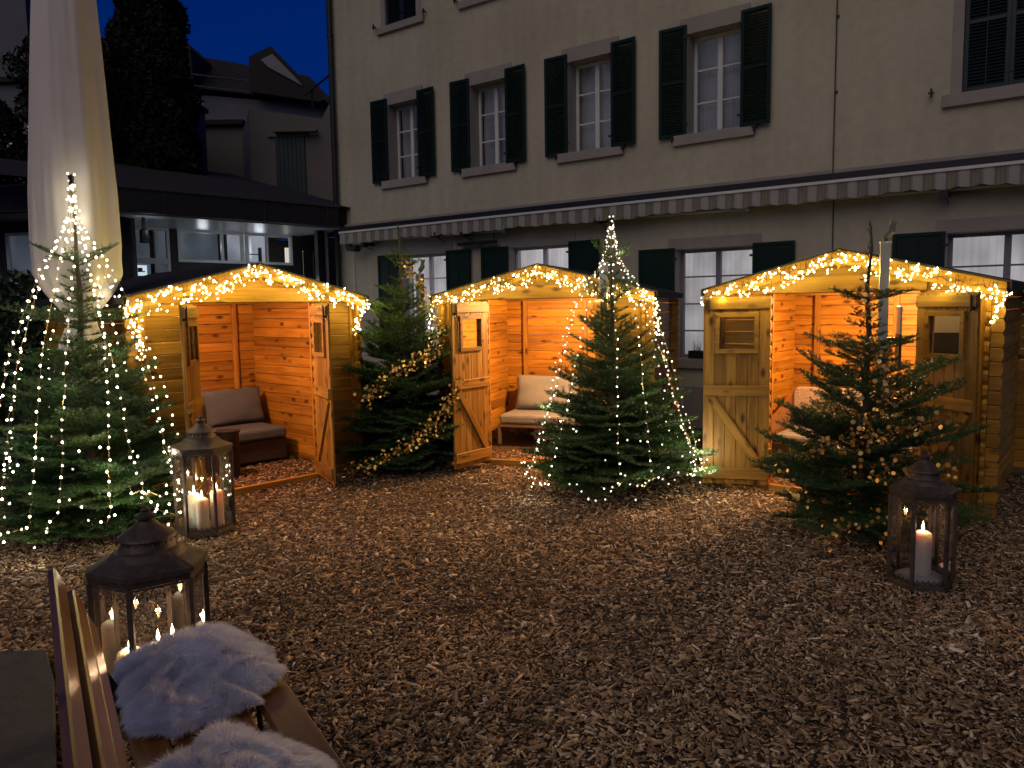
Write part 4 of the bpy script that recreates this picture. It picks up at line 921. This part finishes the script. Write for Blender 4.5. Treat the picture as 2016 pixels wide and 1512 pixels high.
fir('fir between left and middle huts wound with a gold disc garland', BX, BY, 2.62, 1.62, PB, 12, .13, 7, 0, 1.7, tops=((2.17, .26, 5, 26), (2.06, .14, 4, 20), (1.98, .16, 4, 20), (1.86, .40, 6, 12), (1.78, .22, 5, 8), (1.70, .34, 5, 8)))
fir('fir with thin light strands standing before the middle hut', CX, CY, 2.50, 1.38, PC, 13, .13, 7, .1, 1.6, tops=((2.10, .28, 5, 32), (1.98, .14, 4, 25), (1.90, .18, 4, 25), (1.74, .38, 6, 30), (1.64, .2, 5, 20), (1.55, .26, 5, 18), (1.46, .40, 6, 22)))
fir('dark fir with gold discs in front of the rightmost hut', DX, DY, 2.27, 1.0, PD, 14, .145, 6, 0, .9, tops=((1.16, .40, 6, 6), (1.08, .5, 6, 3), (1.72, .33, 6, 6), (1.66, .15, 4, 8), (1.59, .13, 5, 6), (1.52, .16, 5, 5), (1.45, .14, 5, 4), (1.36, .46, 6, 8), (1.32, .2, 5, 4), (1.26, .34, 6, 5)))

def vary_glow(m, base):
    N, L = m.node_tree.nodes, m.node_tree.links; e = [n for n in N if n.type == 'EMISSION'][0]; oi = N.new('ShaderNodeObjectInfo'); mr = N.new('ShaderNodeMapRange')
    pw = N.new('ShaderNodeMath'); pw.operation = 'POWER'; pw.inputs[1].default_value = 2; L.new(oi.outputs['Random'], pw.inputs[0])
    mr.inputs[3].default_value = base * .16; mr.inputs[4].default_value = base * 1.9; L.new(pw.outputs[0], mr.inputs[0]); L.new(mr.outputs[0], e.inputs[1])
vary_glow(M['bulbw'], 12); vary_glow(M['bulbc'], 8)
def cone_strands(label, x, y, prof, strands, step, zend, seed, power, n_light, trail, bm_):
    rd = random.Random(seed); root = thing('light_net', label, 'fairy lights', (x, y, 0))
    zs_, rs_ = [p[0] for p in prof][::-1], [p[1] for p in prof][::-1]; ztop = prof[0][0]
    B = []
    for a0 in strands:
        pts = []; z = ztop; a = a0; drift = rd.uniform(-.10, .10); zfin = zend + rd.uniform(0, .12)
        while z > zfin:
            r = float(np.interp(z, zs_, rs_)) + rd.gauss(0, .006); pts.append((r * math.cos(a), r * math.sin(a), z)); z -= .045; a += drift * .05 + rd.gauss(0, .006)
        for k in range(rd.randint(*trail)):
            a += rd.uniform(.02, .11) * (1 if drift > 0 else -1); r = float(np.interp(z, zs_, rs_)) + rd.gauss(.01, .025); z = max(.04, z + rd.gauss(0, .035)); pts.append((r * math.cos(a), r * math.sin(a), z))
        q = MB(); q.tube(pts, .0014, 3); part('wire', q, M['wire'], root)
        P = np.array(pts); ds = np.linalg.norm(np.diff(P, axis=0), axis=1); cs = np.concatenate([[0], np.cumsum(ds)])
        for u in np.arange(rd.uniform(.02, step), cs[-1], step): B.append(tuple(np.array([np.interp(u, cs, P[:, i]) for i in range(3)]) + np.array([rd.gauss(0, .006), rd.gauss(0, .006), rd.gauss(0, .004)])))
    for k in range(46):
        z = rd.uniform(.08, .75); a = rd.uniform(-math.pi, .3); r = float(np.interp(z, zs_, rs_)) + rd.uniform(-.10, .05); B.append((r * math.cos(a), r * math.sin(a), z))
    for k in range(6): B.append((rd.gauss(0, .012), rd.gauss(0, .012), ztop + rd.uniform(-.0, .06)))
    rd.shuffle(B)
    for p in B[:298]: link('bulb', bm_, root, p, (rd.uniform(-.9, .9), rd.uniform(-.9, .9), 0))
    if len(B) > 298:
        q = MB()
        for p in B[298:]: q.lathe([(.001, -.010), (.0085, -.004), (.0085, .004), (.001, .010)], 6, p)
        part('more_bulbs', q, M['bulbc'], root, kind='stuff')
    fr_ = sorted(B, key=lambda p: p[2])
    for p in fr_[::max(1, len(fr_) // n_light)]:
        v = Vector(p); h = Vector((v.x, v.y, 0)); h = h.normalized() * .06 if h.length > .02 else Vector((0, -.05, 0)); point(root, v + h, power * (.22 if p[2] > 1.85 else .6 if p[2] > 1.5 else 1), (1, .88, .62), .02, 'strand_glow')
    q = MB(); q.lathe([(.004, 0), (.02, .05), (.022, .10), (.008, .11)], 8, (.0, .0, ztop - .06)); part('top_connector', q, M['black'], root)
    return root
SA = [(2.74, .012), (2.5, .03), (2.36, .08), (2.1, .23), (1.9, .31), (1.7, .39), (1.45, .49), (1.15, .57), (.7, .65), (.35, .74), (.1, .82)]
SC = [(2.47, .012), (2.25, .05), (2.1, .10), (1.9, .25), (1.7, .38), (1.45, .46), (1.2, .54), (.9, .62), (.6, .72), (.3, .82), (.1, .84)]
st = [R(d) for d in (-175, -158, -140, -122, -92, -68, -50, -36, -20, -5, 35, 90, 150)]
cone_strands('white starry light strands draped over the leftmost fir', AX, AY, SA, st, .085, .22, 21, .85, 34, (3, 9), BC_)
st = [R(d) for d in (-172, -150, -128, -92, -60, -45, -25, -8, 30, 90, 150)]
cone_strands('fine white light strands draped over the fir before the middle hut', CX, CY, SC, st, .085, .20, 22, 1.0, 30, (4, 9), BS_)

# gold disc garlands
dm = MB(); dm.lathe([(.0155, -.0006), (.016, 0), (.0155, .0006)], 12); DISC = dm.mesh('disc', M['gold'])
dm = MB(); dm.lathe([(.0105, -.0005), (.011, 0), (.0105, .0005)], 10); DISC2 = dm.mesh('disc', M['gold'])
def garland(label, x, y, prof, paths, n, seed, spread):
    rd = random.Random(seed); root = thing('disc_garland', label, 'garland', (x, y, 0), -math.atan2(x, y), 'gold disc garlands on the firs')
    zs_, rs_ = [p[0] for p in prof][::-1], [p[1] for p in prof][::-1]; A = []
    for path in paths:
        P = np.array(path, float); ds = np.linalg.norm(np.diff(P, axis=0), axis=1); cs = np.concatenate([[0], np.cumsum(ds)]); wp = []
        for u in np.arange(0, cs[-1], .02):
            px, pz = np.interp(u, cs, P[:, 0]), np.interp(u, cs, P[:, 1]); r = float(np.interp(pz, zs_, rs_)) * 1.02 + .03; yy = -math.sqrt(max(r * r - px * px, .0004)); wp.append(Vector((px, yy, pz)))
        q = MB(); q.tube(wp, .0022, 4); part('cord', q, M['darkwire'], root); A.append((cs[-1], wp))
    tot = sum(a_[0] for a_ in A); out = []
    for l, wp in A:
        for k in range(int(n * l / tot)):
            p = rd.choice(wp); sp = spread; out.append(p + Vector((rd.gauss(0, sp), rd.gauss(-.02, sp * .8), rd.gauss(-.01, sp * 1.05))))
    rd.shuffle(out)
    for p in out[:300]: link('disc', DISC if rd.random() < .6 else DISC2, root, p, (math.pi / 2 + rd.gauss(0, .55), rd.gauss(0, .3), rd.gauss(0, .7)))
    if len(out) > 300:
        q = MB()
        for p in out[300:]:
            e = Euler((rd.uniform(0, 3.14), rd.uniform(-1.2, 1.2), rd.uniform(0, 6.28))).to_matrix(); r = .013; o = len(q.v)
            q.v += [tuple(p + e @ Vector((r * math.cos(t), r * math.sin(t), 0))) for t in np.linspace(0, 5.5, 10)]; q.f.append(tuple(range(o, o + 10)))
        part('more_discs', q, M['gold'], root, kind='stuff')
garland('gold disc garland spiralling round the fir between the huts', BX, BY, PB,
        [[(0, 2.22), (.10, 2.12), (.22, 1.95), (.34, 1.72), (.38, 1.5), (.33, 1.30), (.15, 1.22), (-.02, 1.15), (-.18, 1.0), (-.36, .86), (-.46, .80)],
         [(.56, .92), (.46, .80), (.30, .58), (.10, .42), (-.12, .30), (-.30, .20), (-.48, .13), (-.62, .10)]], 640, 31, .042)
garland('loose gold disc garland hung over the dark fir on the right', DX, DY, PD,
        [[(0, 1.86), (.02, 1.6), (.0, 1.45), (.12, 1.30), (.16, 1.10), (.05, 1.0), (-.05, .92), (.1, .80)],
         [(.48, .95), (.3, .90), (.02, .84), (-.15, .78), (-.38, .72)], [(-.1, .66), (.2, .62), (.40, .66), (.5, .60)],
         [(-.56, .60), (-.50, .48), (-.36, .42)], [(.50, .72), (.52, .5), (.46, .40)], [(-.28, .12), (-.1, .24), (.12, .30), (.33, .38), (.5, .44)]], 520, 32, .040)

# ------------------------------------------------------------------ closed parasol on the left
pz = thing('closed_parasol', 'tall closed beige parasol wrapped and tied, behind the leftmost fir', 'parasol', (-3.60, 6.58, 0))
prof = [(.9, .17), (1.02, .205), (1.2, .20), (1.42, .17), (1.62, .105), (1.68, .10), (1.74, .125), (1.9, .24), (2.05, .315), (2.3, .325), (2.7, .315), (3.2, .285), (3.8, .25), (4.3, .22), (5.0, .17), (5.6, .09), (5.7, .03)]
n = 96; vs = []; k = 0; zz = np.concatenate([np.linspace(.9, 2.3, 44), np.linspace(2.36, 5.7, 30)])
for z in zz:
    r = float(np.interp(z, [p[0] for p in prof], [p[1] for p in prof])); low = max(0, min(1, (2.15 - z) / .5))
    for i in range(n):
        a = 2 * math.pi * i / n
        fold = (.045 + .10 * low) * math.sin(a * 7 + z * .25) + (.02 + .07 * low) * math.sin(a * 13 - z * .6 + 1) + (.01 + .04 * low) * math.sin(a * 23 + 2 * z)
        fold += -.10 * max(0, math.cos(a * 4 + .7)) ** 5 * (1 - low)
        rr = r * (1 + fold); vs.append((rr * math.cos(a) + .02 * (z - 2), rr * math.sin(a), z + (.05 * math.sin(a * 5) if z < .95 else 0)))
m_ = len(zz); fs = [(j * n + i, j * n + (i + 1) % n, (j + 1) * n + (i + 1) % n, (j + 1) * n + i) for j in range(m_ - 1) for i in range(n)]
q = MB(); q.add(vs, fs); part('canopy', q, M['parasol'], pz, smooth=True)
q = MB(); q.tube([(-.02, 0, 0), (.07, 0, 5.75)], .035, 10); part('pole', q, M['greypost'], pz)
q = MB(); q.lathe([(.116, -.02), (.122, 0), (.116, .02)], 24, (-.005, 0, 1.65)); part('strap', q, M['parasol'], pz)
q = MB(); q.box(-.3, .3, -.3, .3, 0, .06); part('base', q, M['slab'], pz, bevel=.01)

# ------------------------------------------------------------------ candle lanterns
def lantern(label, x, y, th0, R_, s, cs, labels):
    root = thing('candle_lantern', label, 'lantern', (x, y, -.01), 0, 'hexagonal metal candle lanterns')
    A = [R(th0 + 60 * i) for i in range(6)]; V_ = [(R_ * math.cos(a), R_ * math.sin(a)) for a in A]
    def hexp(r0, z0, r1, z1, mb):
        vs = [(r0 * math.cos(a), r0 * math.sin(a), z0) for a in A] + [(r1 * math.cos(a), r1 * math.sin(a), z1) for a in A]
        mb.add(vs, [tuple(range(5, -1, -1)), tuple(range(6, 12))] + [(i, (i + 1) % 6, (i + 1) % 6 + 6, i + 6) for i in range(6)]); return mb
    top = .64 * s
    part('base', hexp(R_ * 1.02, 0, R_ * 1.02, .035, MB()), M['iron'], root, bevel=.004)
    q = MB(); hexp(R_ * 1.03, top, R_ * 1.06, top + .03, q); part('top_frame', q, M['iron'], root, bevel=.003)
    # roof: hexagon cap that turns into round steps and a finial
    q = MB(); vs = []; n = 36; rows = []
    pr = [(R_ * 1.10, top + .030, 1), (R_ * 1.11, top + .050, 1), (R_ * .98, top + .060, 1), (R_ * .72, top + .082, .5), (R_ * .58, top + .105, 0), (R_ * .50, top + .112, 0), (R_ * .46, top + .135, 0), (R_ * .44, top + .150, 0), (R_ * .52, top + .155, 0), (R_ * .50, top + .165, 0),
          (R_ * .36, top + .185, 0), (R_ * .24, top + .205, 0), (R_ * .16, top + .222, 0), (R_ * .12, top + .230, 0), (R_ * .18, top + .236, 0), (R_ * .19, top + .248, 0), (R_ * .12, top + .256, 0), (R_ * .07, top + .262, 0), (R_ * .09, top + .270, 0), (R_ * .04, top + .280, 0), (.003, top + .290, 0)]
    for r, z, hx in pr:
        for i in range(n):
            a = 2 * math.pi * i / n; rel = (a - A[0]) % (math.pi / 3); hr = r * math.cos(math.pi / 6) / math.cos(rel - math.pi / 6); rr = r * (1 - hx) + hr * hx if hx < 1 else hr
            vs.append((rr * math.cos(a), rr * math.sin(a), z))
    fs = [(j * n + i, j * n + (i + 1) % n, (j + 1) * n + (i + 1) % n, (j + 1) * n + i) for j in range(len(pr) - 1) for i in range(n)] + [tuple(range(n - 1, -1, -1))]
    q.add(vs, fs); part('roof', q, M['iron'], root)
    q = MB()
    for i in range(20):
        a = 2 * math.pi * i / 20; q.box(-.003, .003, 0, .002, 0, .016); 
        k0 = len(q.v) - 8
        for w in range(8):
            vx, vy, vz = q.v[k0 + w]; rr = R_ * .455 + vy; q.v[k0 + w] = (rr * math.cos(a) - vx * math.sin(a), rr * math.sin(a) + vx * math.cos(a), top + .128 + vz)
    part('vent_ring', q, M['brass'], root)
    for i in range(6):
        (x0, y0), (x1, y1) = V_[i], V_[(i + 1) % 6]; e = Vector((x1 - x0, y1 - y0, 0)); L_ = e.length; an = math.atan2(e.y, e.x)
        q = MB(); q.box(-.011, .011, -.011, .011, .035, top); part('post', q, M['iron'], root, (x0, y0, 0), (0, 0, A[i]), bevel=.002)
        f = link('side', None, root, (x0, y0, 0), (0, 0, an)); f.empty_display_size = .05
        q = MB(); q.add([(.012, .003, .036), (L_ - .012, .003, .036), (L_ - .012, .003, top - .001), (.012, .003, top - .001)], [(0, 1, 2, 3)]); part('pane', q, M['pane'], f)
        # pierced metal lace top and bottom
        k = max(4, int(L_ / .036)); w_ = (L_ - .03) / k
        for zc, sg in ((top - .002, -1), (.036, 1)):
            q = MB(); hh = .048 if sg < 0 else .034
            q.box(.012, L_ - .012, -.0045, -.0025, *sorted((zc, zc + sg * .008)))
            for j in range(k):
                cx_ = .015 + w_ * (j + .5)
                for m2 in (-1, 1):
                    pts = [(cx_ + m2 * w_ * .47 * math.sin(t), -.0035, zc + sg * (.008 + (hh - .012) * .5 * (1 - math.cos(t)))) for t in np.linspace(0, math.pi, 8)]; q.tube(pts, .0017, 3)
                    pts = [(cx_ + m2 * (w_ * .22 + w_ * .18 * math.cos(t)), -.0035, zc + sg * (.018 + w_ * .20 * math.sin(t))) for t in np.linspace(0, 5.2, 8)]; q.tube(pts, .0014, 3)
                q.box(cx_ - .003, cx_ + .003, -.0048, -.003, *sorted((zc + sg * (hh - .010), zc + sg * (hh + .006))))
            part('lace_trim', q, M['iron'], f)
    q = MB(); lx_, ly_ = V_[4][0], V_[4][1]; q.lathe([(.006, 0), (.012, .004), (.012, .014), (.006, .018)], 8, (lx_ * 1.07, ly_ * 1.07, top * .35)); part('door_knob', q, M['iron'], root)
    for (cx_, cy_, h, r), lab in zip(cs, labels):
        c = thing('pillar_candle', lab, 'candle', (x + cx_, y + cy_, .026), 0, 'lit pillar candles in the lanterns')
        q = MB(); q.lathe([(r * .98, 0), (r, .004), (r, h - .022), (r * .93, h - .008), (r * .55, h + .004), (r * .28, h + .004), (.003, h - .002)], 28); part('wax_body', q, M['wax'], c, smooth=True)
        q = MB(); q.tube([(0, 0, h), (.001, 0, h + .012), (.003, 0, h + .016)], .0016, 4); part('wick', q, M['wick'], c)
        q = MB(); q.lathe([(.001, 0), (.005, .006), (.0078, .016), (.0072, .027), (.0046, .040), (.002, .051), (.0005, .060)], 12, (0, 0, h + .006)); part('flame', q, M['flame'], c, smooth=True)
        point(c, (0, 0, h + .040), 1.2, (1, .60, .36), .012, 'candle_light')
    return root
lantern('middle lantern with three lit candles before the leftmost hut', -2.45, 6.08, 192, .215, 1.0,
        [(-.075, -.02, .27, .048), (.012, -.085, .245, .048), (.095, .0, .29, .050)], ['left candle of three in the lantern before the leftmost hut', 'front candle of three in the lantern before the leftmost hut', 'right candle of three in the lantern before the leftmost hut'])
lantern('nearest lantern with lit candles, between the bench and the second lantern', -1.55, 3.22, 216, .225, 1.0,
        [(-.075, -.05, .285, .055), (.035, -.03, .30, .055), (.04, .095, .27, .050)], ['left front candle in the nearest lantern beside the bench', 'right front candle in the nearest lantern beside the bench', 'rear candle in the nearest lantern beside the bench'])
lantern('right lantern with a single lit candle beside the dark fir', 2.49, 4.66, 168, .182, .86,
        [(-.01, -.03, .30, .052)], ['single tall candle in the right lantern beside the dark fir'])
q = MB(); q.lathe([(.14, 0), (.145, .012), (.11, .03), (.06, .036), (.055, .03)], 18, (2.49, 4.66, .026)); o = part('salt_bed', q, M['white']); tag(o, 'white sand heaped round the single candle in the right lantern', 'sand'); o['kind'] = 'stuff'

# ------------------------------------------------------------------ foreground bench with fur throws
bth = math.atan2(BL[1], BL[0])       # local x along the bench towards the camera, local y = across
bench = thing('wooden_bench', 'varnished wooden slat bench with fur throws in the near left corner', 'bench', (BO[0], BO[1], 0), bth)
# local y axis = left of BL = (.851,.525) = BW
LB = 1.9
def slat(nm, wc, z, wid, th, tilt, x0=0.0, x1=LB):
    me = plank_mesh(x1 - x0, wid, th, .006, 'bench'); return part(nm, me, None, bench, ((x0 + x1) / 2, wc, z), (tilt, 0, 0))
for wc, z in ((.020, .781), (.072, .696), (.106, .603)): slat('back_slat', wc, z, .078, .028, R(24))
for wc in (.205, .325, .445, .60): 
    me = plank_mesh(LB, .105 if wc < .5 else .115, .03, .006, 'bench'); part('seat_slat', me, None, bench, (LB / 2, wc + .055, .435), (R(90), 0, 0))
for x_ in (.22, 1.35):
    q = MB(); q.tube([(x_, .0, 0), (x_, .03, .2), (x_, .15, .42), (x_, .145, .47), (x_, -.01, .80)], .016, 6); q.tube([(x_, .62, 0), (x_, .60, .40), (x_, .13, .415)], .016, 6); part('leg', q, M['black'], bench, smooth=True)
def throw(label, outline, zfun, seed, nh):
    """outline polygon in bench coordinates; height field + hair strands"""
    P = np.array(outline); P = P.mean(0) + (P - P.mean(0)) * (.98 if seed == 41 else .96); rr = np.random.default_rng(seed); c0 = P.mean(0)
    nu, nr = 72, 16; ang = np.linspace(0, 2 * np.pi, nu, endpoint=False)
    def edge(a):
        d = np.array([math.cos(a), math.sin(a)]); best = 0
        for i in range(len(P)):
            p, q_ = P[i] - c0, P[(i + 1) % len(P)] - c0; m = np.array([[d[0], -(q_ - p)[0]], [d[1], -(q_ - p)[1]]])
            if abs(np.linalg.det(m)) < 1e-9: continue
            t, u = np.linalg.solve(m, p)
            if t > 0 and -1e-6 <= u <= 1 + 1e-6: best = max(best, t)
        return best
    E_ = np.array([edge(a) for a in ang]); E_ = (np.roll(E_, 1) + E_ + np.roll(E_, -1)) / 3
    E_ = E_ * (1 + .035 * np.sin(ang * 9 + seed) + .03 * np.sin(ang * 17 + 2 * seed) + .02 * np.sin(ang * 31))
    def surf(a, s):
        e = np.interp(a % (2 * np.pi), np.append(ang, 2 * np.pi), np.append(E_, E_[0])); x = c0[0] + np.cos(a) * e * s; y = c0[1] + np.sin(a) * e * s
        return x, y, zfun(x, y, s)
    vs = [(c0[0], c0[1], float(zfun(c0[0], c0[1], 0.0)))]
    for j in range(1, nr + 1):
        for i in range(nu): x, y, z = surf(ang[i], j / nr); vs.append((float(x), float(y), float(z)))
    fs = [(0, 1 + i, 1 + (i + 1) % nu) for i in range(nu)] + [(1 + (j - 1) * nu + i, 1 + j * nu + i, 1 + j * nu + (i + 1) % nu, 1 + (j - 1) * nu + (i + 1) % nu) for j in range(1, nr) for i in range(nu)]
    root = thing('fur_throw', label, 'fur throw', (BO[0], BO[1], 0), bth, 'white fur throws on the bench')
    skin = MB(); skin.add(vs, fs); m = mat('fur_hide', (.80, .82, .90), .9) if 'fur_hide' not in bpy.data.materials else bpy.data.materials['fur_hide']  # hide colour carries the same blue dusk tint as the hair
    part('hide', skin, m, root, smooth=True)
    a = rr.uniform(0, 2 * np.pi, nh); s = np.sqrt(rr.random(nh)) * 1.0; s = np.where(rr.random(nh) < .18, rr.uniform(.93, 1.0, nh), s)
    x, y, z = surf(a, s); h = 1e-3
    # numeric normal
    x2, y2, z2 = surf(a + .02, s); x3, y3, z3 = surf(a, np.clip(s + .02, 0, 1.02))
    T1 = np.stack([x2 - x, y2 - y, z2 - z], 1); T2 = np.stack([x3 - x, y3 - y, z3 - z], 1); Nn = np.cross(T2, T1); Nn /= np.linalg.norm(Nn, axis=1)[:, None] + 1e-12; Nn[Nn[:, 2] < 0] *= -1
    comb = np.stack([.55 + .5 * np.sin(9 * y + 3 * x), .55 * np.sin(7 * x + 2 * y), -.1 + 0 * x], 1) + np.stack([np.cos(a) * s ** 4 * 1.2, np.sin(a) * s ** 4 * 1.2, -.3 * s ** 6], 1)
    cl = np.stack([np.sin(37 * x + 5 * np.sin(21 * y)), np.sin(41 * y + 4 * np.sin(17 * x)), 0 * x], 1) * .65
    D = Nn * .75 + comb * .75 + cl + rr.normal(0, .16, (nh, 3)); D /= np.linalg.norm(D, axis=1)[:, None]
    l = rr.uniform(.020, .044, nh)[:, None]; side = np.cross(D, rr.normal(size=(nh, 3))); side /= np.linalg.norm(side, axis=1)[:, None]; w_ = .0006
    B0 = np.stack([x, y, z], 1); B1 = B0 + D * l * .55; D2 = D + comb * .35 + np.array([0, 0, -.25]); D2 /= np.linalg.norm(D2, axis=1)[:, None]; B2 = B1 + D2 * l * .45
    V = np.stack([B0 - side * w_, B0 + side * w_, B1 + side * w_ * .8, B1 - side * w_ * .8, B2 + side * w_ * .15, B2 - side * w_ * .15], 1).reshape(-1, 3)
    q_ = np.array([[0, 1, 2, 3], [3, 2, 4, 5]]); F_ = (np.arange(nh)[:, None, None] * 6 + q_[None]).reshape(-1, 4)
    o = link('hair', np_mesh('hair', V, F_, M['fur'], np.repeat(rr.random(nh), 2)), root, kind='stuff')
    return root
def zf1(x, y, s):
    b = .475 + .065 * (1 - s ** 3.2) + .025 * np.sin(8.5 * x + 1.3 * y) * (1 - s ** 2) + .018 * np.sin(15 * y - 4 * x + 1) * (1 - s ** 2)
    hang = np.clip(-x - .0, 0, 1) * .5 + np.clip(y - .66, 0, 1) * .6
    return b - hang - .0 * x
throw('white fur throw draped over the far end of the bench', [(-.04, .20), (-.10, .34), (-.09, .50), (.05, .61), (.28, .64), (.44, .63), (.53, .53), (.60, .50), (.62, .36), (.64, .24), (.58, .17), (.38, .17), (.15, .17)], zf1, 41, 62000)
def zf2(x, y, s):
    return .475 + .075 * (1 - s ** 3) + .02 * np.sin(9 * x + 5 * y) * (1 - s ** 2) - np.clip(y - .66, 0, 1) * .6
throw('white fur throw nearest the camera at the bottom edge of the bench', [(.80, .17), (.92, .16), (1.35, .16), (1.5, .3), (1.5, .52), (1.2, .60), (1.02, .60), (.90, .54), (.82, .47), (.66, .40), (.74, .32), (.82, .25)], zf2, 42, 52000)

# rough log lying at the foot of the right edge
lg = MB(); lg.tube([(4.6, 7.72, .03), (5.4, 7.35, .035)], [.05, .045], 9); o = part('log', lg, M['bark'], smooth=False); tag(o, 'rough log lying on the ground beside the rightmost hut', 'log')
